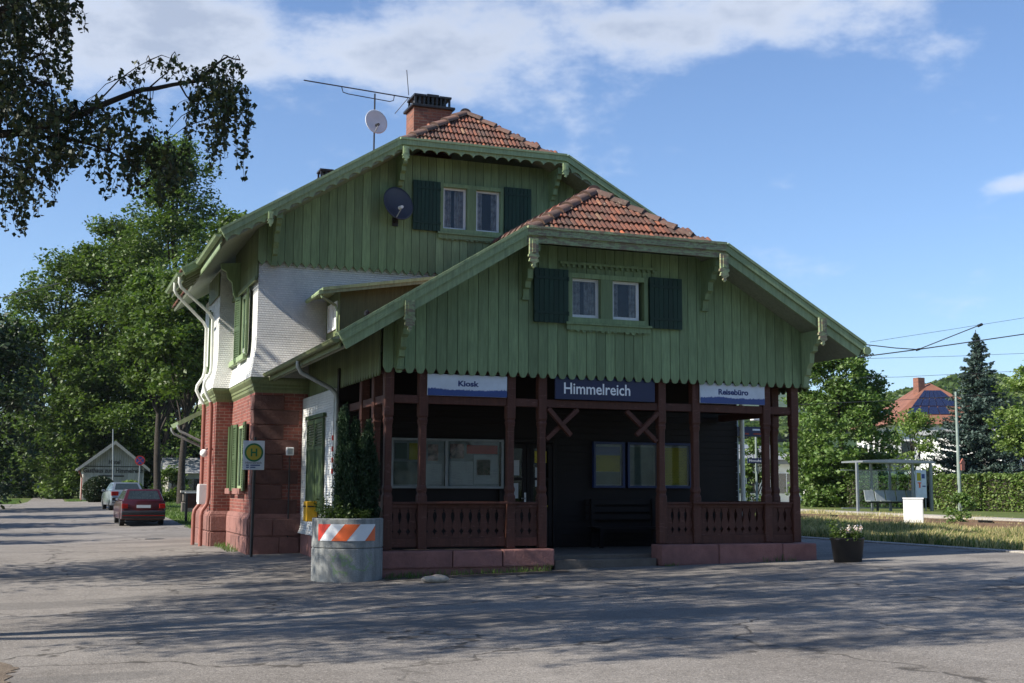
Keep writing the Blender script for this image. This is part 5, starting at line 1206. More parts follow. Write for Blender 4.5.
b=MB(); b.box(xa+.0,xp(910),Ys+1.17,Ys+1.225,zt-.349,zt-.30);b.box(xa+.0,xp(910),Ys+1.17,Ys+1.225,gz+.10,gz+.149); b.build('rail',M['grey_metal'],sh)
b=MB(); b.box(xb-.01,xb+.01,Ys+.06,Ys+1.14,gz+.15,zt-.35); b.build('glass_panel',M['shelter_glass'],sh)
for i in range(5):
    x0=xp(869,Ys+.7)+i*.60; b=MB(); b.box(x0,x0+.54,Ys+.62,Ys+1.0,gz+.43,gz+.47); b.prism([(Ys+.98,gz+.471),(Ys+1.02,gz+.471),(Ys+1.12,gz+.95),(Ys+1.09,gz+.95)],'x',x0,x0+.54); b.build('seat',M['zinc'],sh,bevel=.01)
b=MB(); x0=xp(869,Ys+.7); b.box(x0,x0+3.0,Ys+.78,Ys+.86,gz+.36,gz+.429); b.box(x0+.5,x0+.58,Ys+.78,Ys+.86,gz-.02,gz+.36);b.box(x0+2.3,x0+2.38,Ys+.78,Ys+.86,gz-.02,gz+.36); b.build('bench_frame',M['dark_metal'],sh)
tb_=thing('timetable_board','white timetable board with orange and blue marks at the right end of the glass shelter','notice board',(sx_(921),Ys-.1,gz)); a=at(915.5,470,y=Ys-.12);c=at(927,498,y=Ys-.12)
b=MB(); b.box(a.x,c.x,Ys-.12,Ys-.06,c.z,a.z); b.build('panel',M['sign_white'],tb_); b=MB(); b.box(a.x+.03,a.x+.06,Ys-.1,Ys-.05,gz-.02,c.z); b.box(c.x-.06,c.x-.03,Ys-.1,Ys-.05,gz-.02,c.z); b.build('leg',M['grey_metal'],tb_)
w_=c.x-a.x;h_=a.z-c.z
for (u0,u1,v0,v1,m) in ((.55,.85,.70,.86,'blue_mid'),(.1,.48,.62,.9,'poster_yellow'),(.15,.5,.52,.56,'orange_paint'),(.27,.42,.36,.52,'orange_paint'),(.6,.9,.40,.44,'ink_navy')):
    b=MB(); b.box(a.x+u0*w_,a.x+u1*w_,Ys-.126,Ys-.121,c.z+v0*h_,c.z+v1*h_); b.build('poster',M[m],tb_)
po=thing('metal_pole','tall thin grey green steel pole beside the clipped hedge','pole',(39.84,46.3,.56)); zt2=at(961,392,y=46.3).z
b=MB(); b.tube([(39.84,46.3,.5),(39.84,46.3,2.6),(39.84,46.3,zt2)],[.10,.085,.05],10); b.build('shaft',M['green_pole'],po,smooth=True)
b=MB(); zz=at(963,466,y=46.2).z; b.box(39.86,40.05,46.12,46.2,zz-.2,zz+.12); b.prism([(39.8,zz+.121),(40.1,zz+.121),(39.955,zz+.35)],'y',46.12,46.2); b.build('small_sign',M['pipe_red'],po)
# station furniture beyond the porch
r=thing('departure_display','dark blue departure display on a post, seen through the right bay of the porch','display',(at(757,500,y=31).x,31,.4))
a=at(740,426.5,y=31);c=at(776,437,y=31); b=MB(); b.box(a.x,c.x,31,31.25,c.z,a.z); b.build('housing',M['blue_sign'],r); b=MB(); x=a.x+.04; b.box(x-.06,x+.06,31.26,31.36,.3,a.z+.25); b.build('post',M['grey_metal'],r)
b=MB(); b.box(a.x+.42,a.x+.84,30.994,30.998,a.z-.11,a.z-.06); b.build('white_text',M['letter_white'],r); b=MB(); b.box(a.x+.15,a.x+.30,30.994,30.998,c.z+.05,c.z+.10); b.box(a.x+.45,a.x+.85,30.994,30.998,c.z+.05,c.z+.10); b.build('red_text',M['tail_red'],r)
r=thing('platform_sign','small dark blue sign with white lettering Himmelreich on a thin pole beyond the porch','sign',(at(757,500,y=36).x,36,.4)); a=at(748,458,y=36);c=at(766,463.5,y=36)
b=MB(); b.box(a.x,c.x,36,36.04,c.z,a.z); b.build('panel',M['blue_sign'],r); text('lettering','Himmelreich',M['letter_white'],r,(c.x-a.x)*.85,(a.z-c.z)*.5,((a.x+c.x)/2,35.995,(a.z+c.z)/2)); p=at(757,436,y=36); b=MB(); b.tube([(p.x,36.08,.3),(p.x,36.08,p.z+.3)],.035,8); b.build('pole',M['green_pole'],r)
r=thing('platform_lamp','white lamp head on the post of the departure display beyond the porch','lamp',(at(757,500,y=33).x,33,.4)); p=at(757,419,y=33); b=MB(); b.box(p.x-.2,p.x+.22,32.9,33.1,p.z-.06,p.z+.06); b.build('lamp_head',M['white_paint'],r,bevel=.02); b=MB(); b.tube([(p.x+.25,33,.3),(p.x+.25,33,p.z),(p.x+.1,33,p.z+.04)],.03,8); b.build('post',M['grey_metal'],r)
# ================================================================== CARS
def wheel(root,x,y,r,s,back=False):
    b=MB(); b.lathe([(r*.62,-.09),(r*.95,-.09),(r,-.05),(r,.05),(r*.95,.09),(r*.62,.09)],(x,y,r),24,'x'); t=b.build('wheel',M['rubber'],root,smooth=True)
    b=MB(); b.lathe([(.05,.0),(r*.25,.03),(r*.55,.01),(r*.61,.05),(r*.61,-.02)],(x+s*.045,y,r),16,'x'); b.build('rim',M['hub_metal'],t)
def car(name,label,loc,kind,paint,rz):
    root=thing(name,label,'car',(0,0,0)); hw=.82 if kind=='hatch' else .86; Lc=3.95 if kind=='hatch' else 4.45; r=.29
    if kind=='hatch':
        prof=[(.05,.26),(.0,.36),(.0,.58),(.04,.62),(.05,.80),(.10,.98),(2.9,.96),(3.6,.82),(3.88,.68),(3.93,.5),(3.9,.26)]; gb=(.12,2.95,.97,.77); gt=(.42,2.05,1.42,.60)
    else:
        prof=[(.06,.26),(.0,.38),(.0,.60),(.05,.64),(.06,.86),(.14,1.00),(.75,1.03),(3.3,.98),(4.05,.84),(4.36,.68),(4.42,.5),(4.38,.26)]; gb=(.58,3.35,1.0,.79); gt=(1.12,2.55,1.44,.62)
    b=MB()
    # loft the body across with rounded sides
    secs=[(-1,.94,.10),(-.97,.985,.03),(-.86,1,0),(.86,1,0),(.97,.985,.03),(1,.94,.10)]
    pc=(Lc/2,.6); n=len(prof); vs=[]
    for s,k,_ in secs:
        for y,z in prof: vs.append((s*hw,pc[0]+(y-pc[0])*k,pc[1]+(z-pc[1])*(k if abs(s)>.9 else 1)))
    fs=[(i*n+j,i*n+(j+1)%n,(i+1)*n+(j+1)%n,(i+1)*n+j) for i in range(len(secs)-1) for j in range(n)]+[tuple(range(n)),tuple(range((len(secs)-1)*n,len(secs)*n))[::-1]]
    b.add(vs,fs); 
    y0,y1,z0,w0=gb; a0,a1,z1,w1=gt
    g=[(-w0,y0,z0),(w0,y0,z0),(w0,y1,z0),(-w0,y1,z0),(-w1,a0,z1),(w1,a0,z1),(w1,a1,z1),(-w1,a1,z1)]
    # body first, then the roof cage with bevelled edges
    bo=b.build('body',M[paint],root,smooth=True)
    c=MB(); c.add(g,[(0,3,2,1),(4,5,6,7),(0,1,5,4),(1,2,6,5),(2,3,7,6),(3,0,4,7)]); c.build('roof',M[paint],bo,bevel=.05,seg=2,smooth=True)
    g=[Vector(p) for p in g]
    def panel(nm,q,m,par,ins=(.09,.12),off=.006):
        A,B,Cc,Dd=q; nrm=(B-A).cross(Dd-A).normalized(); ce=(A+B+Cc+Dd)/4
        if nrm.dot(ce-Vector((0,2,1.0)))<0: nrm=-nrm
        def bl(u,v): return (A*(1-u)+B*u)*(1-v)+(Dd*(1-u)+Cc*u)*v
        u,v=ins; p=[bl(u,v),bl(1-u,v),bl(1-u,1-v),bl(u,1-v)]; m_=MB(); m_.slab([k+nrm*off for k in p],nrm,.01); return m_.build(nm,M[m],par)
    panel('rear_window',[g[0],g[1],g[5],g[4]],'car_window',bo,(.09,.14)); panel('windscreen',[g[2],g[3],g[7],g[6]],'car_window',bo,(.07,.08))
    for A,B,Cc,Dd in ((g[0],g[3],g[7],g[4]),(g[1],g[2],g[6],g[5])):
        md=.5
        def mid(P_,Q_,t): return P_*(1-t)+Q_*t
        panel('side_window',[A,mid(A,B,md),mid(Dd,Cc,md),Dd],'car_window',bo,(.08,.16)); panel('side_window',[mid(A,B,md),B,Cc,mid(Dd,Cc,md)],'car_window',bo,(.08,.16))
    bm_='black_plastic' if kind=='hatch' else paint
    c=MB(); c.prism([(-.05,.30),(.10,.28),(.10,.60),(-.02,.60),(-.06,.54)],'x',-hw*.985,hw*.985); bu=c.build('bumper',M[bm_],root,bevel=.02,seg=2,smooth=True)
    c=MB(); c.box(-hw*.95,hw*.95,-.066,-.04,.40,.43); c.build('bumper_trim',M['tail_red' if kind=='hatch' else 'black_plastic'],bu)
    c=MB(); c.prism([(Lc-.12,.28),(Lc+.04,.30),(Lc+.05,.52),(Lc-.1,.58)],'x',-hw*.97,hw*.97); c.build('bumper',M[bm_],root,bevel=.02)
    for s in (-1,1):
        c=MB(); 
        if kind=='hatch': c.box(s*(hw-.01),s*(hw-.24),.015,.10,.68,.86)
        else: c.box(s*(hw-.005),s*(hw-.36),.03,.14,.76,.97)
        c.build('tail_light',M['tail_red'],root,bevel=.02,seg=2)
        c=MB(); c.box(s*(hw-.08),s*(hw-.35),Lc-.14,Lc-.03,.60,.72); c.build('headlight',M['white_frame'],root)
        c=MB(); c.box(s*(hw+.02),s*(hw+.16),2.72,2.80,.95,1.07); c.box(s*(hw-.05),s*(hw+.05),2.74,2.78,.93,.97); c.build('mirror',M['black_plastic' if kind=='hatch' else paint],root,bevel=.015)
        for y in (.78,Lc-.82): 
            wheel(root,s*(hw-.09),y,r,s)
            k=MB(); k.lathe([(r*1.12,-.004),(r*1.12,.004)],(s*(hw*.985+.004),y,r+.02),22,'x'); k.build('wheel_arch',M['rubber'],bo)
    c=MB(); zp=.76 if kind=='hatch' else .62; c.box(-.26,.26,.015 if kind=='hatch' else -.07,.045 if kind=='hatch' else -.02,zp-.055,zp+.055); c.build('number_plate',M['plate_white'],root)
    c=MB(); c.box(-.62,.62,.2,Lc-.2,.20,.30); c.build('underside',M['rubber'],root)
    root.location=loc; root.rotation_euler=(0,0,rz); return root
simple('car_window',(.02,.028,.028),.08,.2,spec=.8)
q=at(145,527,z=-.09); q=Vector((P_(144.5,49.5),49.5,G(3.3,49.5)))
car('hatchback_car','dark red hatchback parked nearest the brick bay, seen from behind','%s'%'' or (q.x,q.y,q.z),'hatch','car_maroon',rad(1.5))
q=Vector((P_(129,66),66,G(3.2,66))); car('saloon_car','silver saloon parked ahead of the red hatchback, partly hidden by it',(q.x,q.y,q.z-.0),'saloon','car_silver',rad(4))
# ================================================================== SHED, WALL, SIGNS ON THE LEFT
Yh=98.; gz=G(4,98)-.1
a=at(82,500,y=Yh).x;c=at(143,500,y=Yh).x; mid_=(a+c)/2; za=at(112,441,y=Yh).z; ze=at(80,468,y=Yh).z; xl=at(77,468,y=Yh).x; xr=at(149.5,469,y=Yh).x
hut=thing('wooden_shed','pale weathered wooden shed with a gable and painted lettering at the road end','shed',(mid_,Yh,gz))
b=MB(); n=26; p=(c-a)/n
for i in range(n):
    u0=a+i*p+.01;u1=a+(i+1)*p-.01
    f=lambda x: za-.18-abs(x-mid_)*(za-ze)/((xr-xl)/2)
    b.prism([(u0,gz),(u1,gz),(u1,f(u1)),(u0,f(u0))],'y',Yh,Yh+.05)
b.build('front_wall',M['weathered_boards'],hut)
b=MB(); b.box(a,a+.1,Yh+.051,Yh+7,gz,ze);b.box(c-.1,c,Yh+.051,Yh+7,gz,ze);b.box(a+.1,c-.1,Yh+.06,Yh+.1,gz,ze); b.build('side_wall',M['weathered_boards'],hut)
b=MB()
for s,xe_ in ((-1,xl),(1,xr)):
    nn=Vector((s*(za-ze)/((xr-xl)/2),0,1)); b.slab([(mid_,Yh-.5,za),(xe_,Yh-.5,ze-.05),(xe_,Yh+7.4,ze-.05),(mid_,Yh+7.4,za)],nn,.12)
b.build('roof',M['grey_roof'],hut)
b=MB()
for s,xe_ in ((-1,xl),(1,xr)): b.prism([(mid_,za+.02),(xe_,ze-.03),(xe_,ze-.27),(mid_,za-.27)],'y',Yh-.56,Yh-.501)
b.build('bargeboard',M['weathered_boards'],hut)
zl=at(112,466.5,y=Yh).z; b=MB(); b.box(a,c,Yh-.03,Yh-.001,zl-.03,zl+.03); zd_=at(112,476,y=Yh).z; b.box(at(98,476,y=Yh).x,at(124,476,y=Yh).x,Yh-.03,Yh-.001,zd_-.05,zd_+.05); b.build('batten',M['ink_black'],hut)
simple('faded_ink',(.05,.045,.04),.8,.3)
z=at(112,462,y=Yh).z; text('lettering','Hotel',M['faded_ink'],hut,.85,.33,(at(114.5,462,y=Yh).x,Yh-.012,z),bold=.03)
z=at(112,470.5,y=Yh).z; text('lettering','Gasthaus zum Himmelreich',M['faded_ink'],hut,4.35,.36,(at(113.5,471,y=Yh).x,Yh-.012,z),bold=.03)
b=MB(); b.tube([(xl+.05,Yh-.5,ze-.1),(xl+.3,Yh-.3,ze-.5),(a-.08,Yh-.1,ze-.75),(a-.08,Yh-.1,gz)],.06,8); b.build('downpipe',M['pipe_red'],hut)
pl_=thing('thin_mast','thin grey mast standing in front of the wooden shed','pole',(at(113,500,y=93).x,93,G(3,93))); b=MB(); b.tube([(at(113,500,y=93).x,93,G(3,93)-.1),(at(113,429,y=93).x,93,at(113,429,y=93).z)],[.06,.04],8); b.build('shaft',M['grey_metal'],pl_)
np_=thing('no_stopping_sign','round red and blue no stopping sign above the parked cars, right of the shed gable','sign',(P_(140,70),70,G(4,70))); p=at(140,460.5,y=70); b=MB(); b.tube([(p.x,70.04,G(4,70)-.1),(p.x,70.04,p.z+.2)],.03,8); b.build('pole',M['grey_metal'],np_)
b=MB(); b.lathe([(.27,0),(.27,-.02)],(p.x,70.0,p.z),28,'y'); b.build('red_disc',M['red_paint'],np_); b=MB(); b.lathe([(.205,0),(.205,-.004)],(p.x,69.979,p.z),28,'y'); b.build('blue_disc',M['blue_mid'],np_)
for s in (-1,1):
    b=MB(); b.bar((p.x-s*.15,69.972,p.z-.15),(p.x+s*.15,69.972,p.z+.15),.05,.004,up=(0,1,0)) if s>0 else b.bar((p.x+.15,69.969,p.z-.15),(p.x-.15,69.969,p.z+.15),.05,.002,up=(0,1,0)); b.build('red_bar',M['red_paint'],np_)
gw=thing('garden_wall','low grey stone wall behind the grass, left of the downpipes','wall',(P_(190,62),62,G(6,62))); x0=P_(182,62); b=MB(); blocks(b,x0,x0+5,62,62.3,G(6,62)-.1,G(6,62)+.5,.7); blocks(b,x0+.05,x0+5,62.02,62.28,G(6,62)+.505,G(6,62)+.95,.6); b.build('stonework',M['concrete_step'],gw,bevel=.04)
b=MB(); b.box(x0-.05,x0+5,61.95,62.35,G(6,62)+.955,G(6,62)+1.05); b.build('coping',M['kerb_concrete'],gw)
fe=thing('board_fence','short red brown board fence on dark posts just left of the downpipes','fence',(P_(190,52),52,G(6,52))); x0=P_(186.5,52); gz=G(5.5,52); b=MB(); b.box(x0,x0+3,52,52.05,gz+.55,gz+1.15); b.build('board',M['maroon_wood'],fe)
b=MB(); b.box(x0-.05,x0+3,51.95,52.1,gz+1.151,gz+1.2); b.build('cap_rail',M['plaster_cream'],fe)
for x in (x0,x0+1.4): b=MB(); b.box(x-.04,x+.06,51.9,51.99,gz-.05,gz+1.1); b.build('post',M['dark_metal'],fe)
# pale house glimpsed between the trunks
hs=thing('pale_house','pale rendered house with a dark roof glimpsed between the tree trunks','house',(P_(175,105),105,.4)); x0=P_(168,105);x1=P_(215,105); b=MB(); b.box(x0,x1,105,111,.2,2.7); b.build('wall',M['weathered_boards'],hs); b=MB(); b.prism([(104.6,2.65),(111.4,2.65),(108,4.0)],'x',x0-.3,x1+.3); b.build('roof',M['grey_roof'],hs)
for px in (172,186,194): b=MB(); x=P_(px,105); b.box(x,x+.7,104.97,104.995,1.2,2.2); b.build('window',M['car_window'],hs)
# ================================================================== HOUSES ON THE RIGHT
def hiphouse():
    yc=92; cx=at(928,490,y=yc).x; cy=yc; ang=rad(20.7+90-42); s=7.2; ze=at(932,428,y=yc).z; zt=at(932,385,y=yc).z
    r=thing('red_roofed_house','white house with an orange red hipped roof carrying solar panels','house',(cx,cy,.7))
    def w(u,v,z): return (cx+u*math.cos(ang)-v*math.sin(ang),cy+u*math.sin(ang)+v*math.cos(ang),z)
    # local: camera sees faces -v(right) and... corners
    hw,hd=5.8,4.8
    cor=[(-hw,-hd),(hw,-hd),(hw,hd),(-hw,hd)]
    b=MB(); b.prism([w(u,v,0)[:2] for u,v in cor],'z',.2,ze); b.build('wall',M['plaster_white'],r)
    e=.7; base=[w(u*(1+e/hw),v*(1+e/hd),ze) for u,v in cor]; rg_=[w(-1.6,0,zt),w(1.6,0,zt)]
    b=MB(); b.add(base+rg_,[(0,1,5,4),(1,2,5),(2,3,4,5),(3,0,4),(3,2,1,0)]); t=b.build('roof',M['far_roof'],r)
    b=MB(); p=w(-1.9,1.1,0); b.box(p[0]-.36,p[0]+.36,p[1]-.36,p[1]+.36,zt-1.2,zt+.45); b.build('chimney',M['brick_chimney'],t)
    V=[Vector(p) for p in base+rg_]
    def on(face,us,vs,nm,m,off=.08):
        A,B,Cc,Dd=face; n=(B-A).cross(Dd-A).normalized(); n=n if n.z>0 else -n
        bl=lambda u,v:(A*(1-u)+B*u)*(1-v)+(Dd*(1-u)+Cc*u)*v
        k=MB(); k.slab([bl(us[0],vs[0])+n*off,bl(us[1],vs[0])+n*off,bl(us[1],vs[1])+n*off,bl(us[0],vs[1])+n*off],n,.06); return k.build(nm,M[m],t)
    # find which two faces look at the camera
    faces=[(V[0],V[1],V[5],V[4]),(V[1],V[2],V[5],V[5]),(V[2],V[3],V[4],V[5]),(V[3],V[0],V[4],V[4])]
    vis=[]
    for f in faces:
        n=(f[1]-f[0]).cross(f[2]-f[0]); n=n if n.z>0 else -n; cc=sum(f,Vector())/4; 
        if n.xy.dot(-cc.xy)>0: vis.append((math.atan2(cc.x,cc.y),f))
    vis.sort(key=lambda q:q[0]); Lf,Rf=vis[0][1],vis[-1][1]
    def order(f): return f if math.atan2(f[0].x,f[0].y)<math.atan2(f[1].x,f[1].y) else (f[1],f[0],f[3],f[2])
    Lf,Rf=order(Lf),order(Rf)
    for row in range(3):
        for cidx in range(6-(row==0)*2):
            u0=.10+cidx*.115+(0 if row else 0); on(Rf,(u0,u0+.105),(.22+row*.2,.40+row*.2),'solar_panel','solar')
    for u in (.25,.45): on(Lf,(u,u+.08),(.28,.42),'skylight','solar')
    for f in (Lf,Rf):
        A,B=f[0],f[1]; d=(B-A).normalized(); L=(B-A).length; ce=Vector((cx,cy,0)); n=Vector((d.y,-d.x,0)); n=n if n.dot(-Vector((cx,cy,0)))>0 else -n
        for zf in (1.6,4.6):
            for i in range(6):
                c0=A+d*(1.4+i*(L-2.8)/5.6)-n*.72; q=[c0,c0+d*1.1]; k=MB(); k.prism([(q[0].x,q[0].y),(q[1].x,q[1].y),((q[1]+n*.06).x,(q[1]+n*.06).y),((q[0]+n*.06).x,(q[0]+n*.06).y)],'z',zf-.3,zf+1.2); k.build('window',M['car_window'],r)
simple('far_roof',(.20,.085,.055),.8,.2,1.2); hiphouse()
def block(name,label,px0,px1,yb,z0py,z1py,mat,roofm,depth=8,ang=0,cat='building'):
    a=at(px0,490,y=yb).x;c=at(px1,490,y=yb).x; z1=at((px0+px1)/2,z1py,y=yb).z
    r=thing(name,label,cat,((a+c)/2,yb,.5)); b=MB(); b.box(a,c,yb,yb+depth,.2,z1); b.build('wall',M[mat],r); b=MB(); b.box(a-.4,c+.4,yb-.5,yb+depth+.4,z1+.001,z1+.35); b.build('roof',M[roofm],r)
    n=max(2,int((c-a)/2.4)); 
    for i in range(n):
        x=a+(c-a)*(i+.3)/n; f=MB(); f.box(x-.06,x+1.46,yb-.04,yb-.001,1.2,1.2+1.55); w_=f.build('window',M['white_frame'],r); g=MB(); g.box(x,x+.66,yb-.06,yb-.041,1.26,2.69); g.box(x+.74,x+1.4,yb-.06,yb-.041,1.26,2.69); g.build('pane',M['car_window'],w_)
    return r
r=block('flat_roofed_building','long white building with a grey roof behind the glass shelter',850,905,70,490,458,'plaster_white','grey_roof')
r=block('grey_roofed_building','low white building with a broad grey roof, seen through the right bay of the porch',725,806,76,490,464,'plaster_white','grey_roof')
a=at(728,464,y=75);c=at(808,464,y=75); zt_=at(765,449,y=80).z; b=MB(); b.prism([(75.3,a.z+.36),(84.5,a.z+.36),(80,zt_)],'x',a.x,c.x); b.build('roof_slope',M['grey_roof'],r)
b=MB(); b.box(a.x-.1,c.x+.1,79.85,80.15,zt_,zt_+.3); b.build('ridge_cap',M['plaster_white'],r)
r=block('white_walled_house','white house wall at the right picture edge behind the hedge',1003,1060,72,490,432,'plaster_white','grey_roof',depth=9,cat='house')
# ================================================================== HILLS
def hills(name,r0,r1,topf,mat,az0,az1,kind='structure'):
    n=220;m=14;V=[];F=[];rg=np.random.default_rng(4)
    for i in range(n+1):
        az=az0+(az1-az0)*i/n; H=topf(az)
        for j in range(m+1):
            t=j/m; rr=r0+(r1-r0)*t; z=H*math.sin(min(1,t*1.25)*PI/2)*(1 if t<.8 else 1-(t-.8)*1.2)+ (0 if j==0 else math.sin(az*170+j*1.7)*H*.012+math.sin(az*61+j)*H*.02)
            V.append((rr*math.sin(az),rr*math.cos(az),z-(2 if j==0 else 0)))
    for i in range(n):
        for j in range(m): F.append((i*(m+1)+j,(i+1)*(m+1)+j,(i+1)*(m+1)+j+1,i*(m+1)+j+1))
    return rawmesh(name,np.array(V),np.array(F),M[mat],kind=kind)
def azpx(px,py=400): d=ray(px,py); return math.atan2(d[0],d[1])
def elpx(px,py): d=ray(px,py); return d[2]/math.hypot(d[0],d[1])
def topcurve(pts,r):
    A=[azpx(p[0],p[1]) for p in pts];E=[elpx(*p)*r+1.5 for p in pts]
    return lambda az: float(np.interp(az,A,E))
far=topcurve([(-300,440),(0,430),(400,420),(700,400),(790,388),(850,400),(920,402),(985,384),(1010,379),(1060,377),(1200,370),(1500,400)],2300)
near=topcurve([(-300,452),(0,450),(400,440),(700,425),(745,424),(790,425),(830,415),(870,404),(900,397),(925,392),(950,382),(978,376),(1000,380),(1014,392),(1040,405),(1200,420)],520)
hills('far_hills',1500,2700,far,'hill_forest',azpx(-250),azpx(1400))
hills('near_hills',330,600,lambda a:near(a)*.93,'hill_forest',azpx(-250),azpx(1180))
rg=np.random.default_rng(77); Q=[]
for _ in range(2600):
    px=rg.uniform(690,1110); az=azpx(px); rr=rg.uniform(430,560); H=near(az)*.93; t=(rr-330)/270; z=H*math.sin(min(1,t*1.25)*PI/2)*(1 if t<.8 else 1-(t-.8)*1.2)
    c=np.array([rr*math.sin(az),rr*math.cos(az),z+2.2]); s=rg.uniform(2.2,4.2); d=unit(rg,26); d[:,2]=np.abs(d[:,2])*.9; Q.append(c+d*s*rg.uniform(.75,1.05,26)[:,None])
V,F=leafquads(np.concatenate(Q),2.6,rg,aspect=.9); o=rawmesh('hill_woods',V,F,M['leaf_ash'],kind='stuff'); tag(o,'dark green wood covering the near hill on the right','wood')
# ================================================================== WIRES
def wire(label,pts,r=.014,y=34,group='overhead wires over the track'):
    b=MB(); q=[]; P3=[at(px,py,y=y) for px,py in pts]
    for i in range(len(P3)-1):
        for k in range(6): q.append(P3[i].lerp(P3[i+1],k/6))
    q.append(P3[-1]); b.tube(q,r,5); o=b.build('overhead_wire',M['wire'],loc=tuple(P3[0])); tag(o,label,'wire',group); return o
simple('wire',(.05,.055,.06),.6,.1)
wire('thickest dark wire rising to the right from behind the porch eave',[(860,357),(918,349.5),(1080,326)],.020)
wire('short dark wire sagging from the porch eave up to a small insulator',[(860,344),(895,348),(918,349.5),(980,325)],.018)
wire('faint upper wire running up to the right above the others',[(870,342),(960,328),(1080,309)],.007)
wire('faint level wire just below the thick one',[(868,358.5),(960,356),(1080,351)],.007)
wire('pale low wire crossing the maple and the spruce, upper of two',[(806,379),(900,377),(1080,368)],.008,y=38)
wire('pale low wire crossing the maple and the spruce, lower of two',[(800,404.5),(900,400),(1080,388)],.009,y=38)
wire('thin dark wire at the left picture edge before the ash trees',[(-60,309),(0,298),(60,283)],.02,y=60,group=None)
p=at(980,325,y=34); b=MB(); b.tube([(p.x-.09,34,p.z-.04),(p.x+.09,34,p.z+.03)],.05,8); o=b.build('insulator',M['dark_metal'],loc=tuple(p)); tag(o,'small dark insulator at the end of the sagging wire','insulator')
p=at(918,349.5,y=34); b=MB(); b.tube([(p.x-.07,34,p.z-.02),(p.x+.07,34,p.z+.02)],.04,8); o=b.build('wire_clamp',M['dark_metal'],loc=tuple(p)); tag(o,'small dark clamp joining two wires over the maple','clamp')
# ================================================================== HAZE
HZ=bpy.data.materials.new('haze'); HZ.use_nodes=True; HZ.node_tree.nodes.clear(); o_=HZ.node_tree.nodes.new('ShaderNodeOutputMaterial'); v_=HZ.node_tree.nodes.new('ShaderNodeVolumePrincipled')
v_.inputs['Color'].default_value=(.70,.80,.95,1); v_.inputs['Density'].default_value=.00008; v_.inputs['Anisotropy'].default_value=.2; HZ.node_tree.links.new(v_.outputs[0],o_.inputs['Volume'])
hb_=MB(); hb_.box(-3000,3000,-3000,3000,-6,320); hz_=hb_.build('haze',HZ); tag(hz_,'thin pale blue summer haze in the air','haze',kind='stuff')
# ================================================================== SKY, SUN, CAMERA
W=bpy.data.worlds.new('World'); SC.world=W; W.use_nodes=True; t=W.node_tree; t.nodes.clear()
def N(k,**a):
    x=t.nodes.new(k)
    for q,v in a.items(): setattr(x,q,v)
    return x
sky=N('ShaderNodeTexSky',sky_type='NISHITA'); sky.sun_disc=False; sky.sun_elevation=SUNEL
# sun comes from the direction opposite to the light travel
sdir=Vector((-math.cos(SUNAZ)*math.cos(SUNEL),-math.sin(SUNAZ)*math.cos(SUNEL),math.sin(SUNEL)))
sky.sun_rotation=math.atan2(sdir.x,sdir.y); sky.altitude=400; sky.air_density=1.0; sky.dust_density=.5; sky.ozone_density=1.6
bg=N('ShaderNodeBackground'); out=N('ShaderNodeOutputWorld')
tc=N('ShaderNodeTexCoord'); sep=N('ShaderNodeSeparateXYZ'); t.links.new(tc.outputs['Generated'],sep.inputs[0])
def mt(op,a,b=0.,c=None):
    x=N('ShaderNodeMath',operation=op)
    for i,v in enumerate((a,b)+((c,) if c is not None else ())):
        if isinstance(v,(int,float)): x.inputs[i].default_value=v
        else: t.links.new(v,x.inputs[i])
    return x.outputs[0]
az=mt('ARCTAN2',sep.outputs[0],sep.outputs[1]); hz=mt('SQRT',mt('ADD',mt('MULTIPLY',sep.outputs[0],sep.outputs[0]),mt('MULTIPLY',sep.outputs[1],sep.outputs[1]))); el=mt('ARCTAN2',sep.outputs[2],hz)
def ae(px,py): d=ray(px,py); return math.atan2(d[0],d[1]),math.atan2(d[2],math.hypot(d[0],d[1]))
tot=None
for (px,py,sx,sy,am) in ((610,34,200,40,.95),(800,-12,150,38,.7),(460,40,120,44,.8),(140,40,150,46,1.1),(60,-10,200,70,.95),(360,62,60,22,.55),(420,80,130,25,.5),(1010,184,42,12,1.0),(1070,172,60,16,1.0),(640,-60,300,50,.8),(120,120,70,30,.35),(230,75,90,24,.35),(230,290,200,26,.22)):
    a,e=ae(px,py); a1,_=ae(px+sx,py); _,e1=ae(px,py-sy); sa=abs(a1-a); se=abs(e1-e)
    g=mt('POWER',2.718,mt('MULTIPLY',mt('ADD',mt('POWER',mt('ABSOLUTE',mt('DIVIDE',mt('SUBTRACT',az,a),sa)),2.),mt('POWER',mt('ABSOLUTE',mt('DIVIDE',mt('SUBTRACT',el,e),se)),2.)),-1.)); g=mt('MULTIPLY',g,am*.85)
    tot=g if tot is None else mt('ADD',tot,g)
cb_=N('ShaderNodeCombineXYZ'); t.links.new(az,cb_.inputs[0]); t.links.new(mt('MULTIPLY',el,1.9),cb_.inputs[1])
nz=N('ShaderNodeTexNoise'); nz.inputs['Scale'].default_value=8; nz.inputs['Detail'].default_value=10; nz.inputs['Roughness'].default_value=.60; t.links.new(cb_.outputs[0],nz.inputs['Vector'])
den=mt('ADD',tot,mt('MULTIPLY',mt('SUBTRACT',nz.outputs['Fac'],.5),3.2))
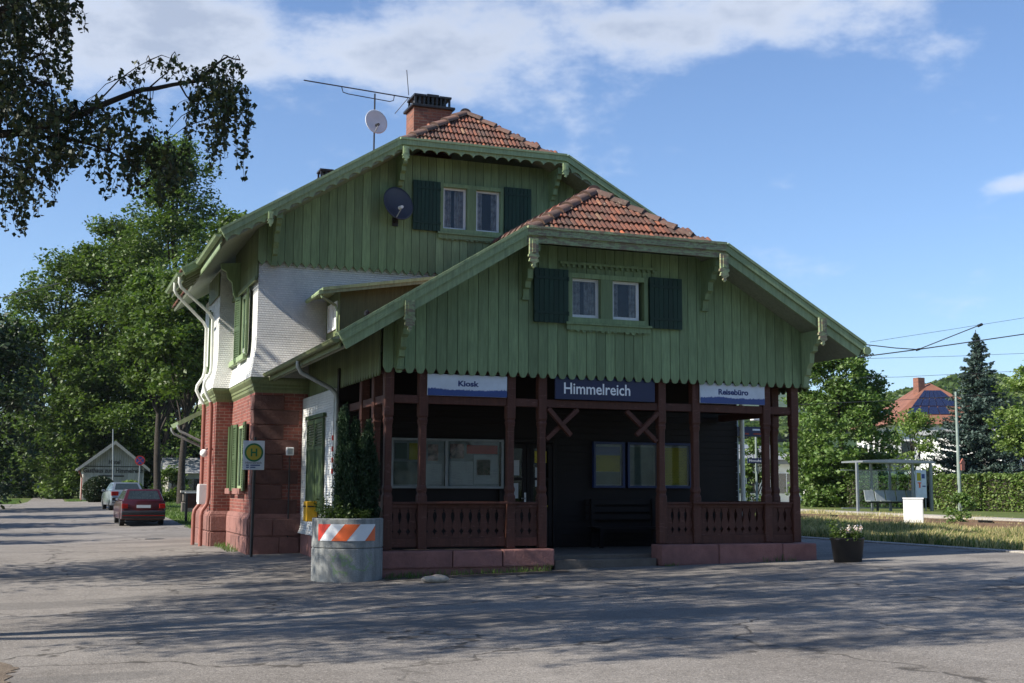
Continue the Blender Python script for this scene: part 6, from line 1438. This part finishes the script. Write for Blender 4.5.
mr=N('ShaderNodeMapRange',interpolation_type='SMOOTHSTEP'); mr.inputs['From Min'].default_value=.2; mr.inputs['From Max'].default_value=1.15; t.links.new(den,mr.inputs['Value'])
nz2=N('ShaderNodeTexNoise'); nz2.inputs['Scale'].default_value=4; nz2.inputs['Detail'].default_value=5; t.links.new(cb_.outputs[0],nz2.inputs['Vector'])
cr=N('ShaderNodeValToRGB'); cr.color_ramp.elements[0].position=.28; cr.color_ramp.elements[0].color=(7.0,7.3,7.9,1); cr.color_ramp.elements[1].position=.85; cr.color_ramp.elements[1].color=(3.7,4.1,4.9,1)
t.links.new(mt('MULTIPLY',mt('MULTIPLY',den,.62),mt('ADD',nz2.outputs['Fac'],.35)),cr.inputs[0])
tn=N('ShaderNodeMix',data_type='RGBA',blend_type='MULTIPLY'); tn.inputs[0].default_value=1; t.links.new(sky.outputs[0],tn.inputs[6]); tn.inputs[7].default_value=(.92,1.07,1.27,1)
mx=N('ShaderNodeMix',data_type='RGBA'); t.links.new(mt('MULTIPLY',mr.outputs[0],.76),mx.inputs[0]); t.links.new(tn.outputs[2],mx.inputs[6]); t.links.new(cr.outputs[0],mx.inputs[7])
t.links.new(mx.outputs[2],bg.inputs[0]); bg.inputs[1].default_value=.08; t.links.new(bg.outputs[0],out.inputs[0])
sun=bpy.data.lights.new('sun','SUN'); sun.energy=5.0; sun.angle=rad(.53); sun.color=(1,.93,.82); so=bpy.data.objects.new('sun',sun); C.objects.link(so)
so.rotation_euler=Vector(sdir).to_track_quat('Z','Y').to_euler(); so.location=(-20,0,30)
cam=bpy.data.cameras.new('camera'); co=bpy.data.objects.new('camera',cam); C.objects.link(co); SC.camera=co
cam.sensor_width=36; cam.lens=FPX*36/1024; cam.clip_start=.1; cam.clip_end=8000
mw=Matrix(((cR[0],cU[0],-cF[0],0),(cR[1],cU[1],-cF[1],0),(cR[2],cU[2],-cF[2],EYE),(0,0,0,1))); co.matrix_world=mw
SC.view_settings.view_transform='Standard'; SC.view_settings.look='None'; SC.view_settings.exposure=.85; SC.view_settings.gamma=1
SC.cycles.use_denoising=True; SC.cycles.max_bounces=8; SC.cycles.transparent_max_bounces=12
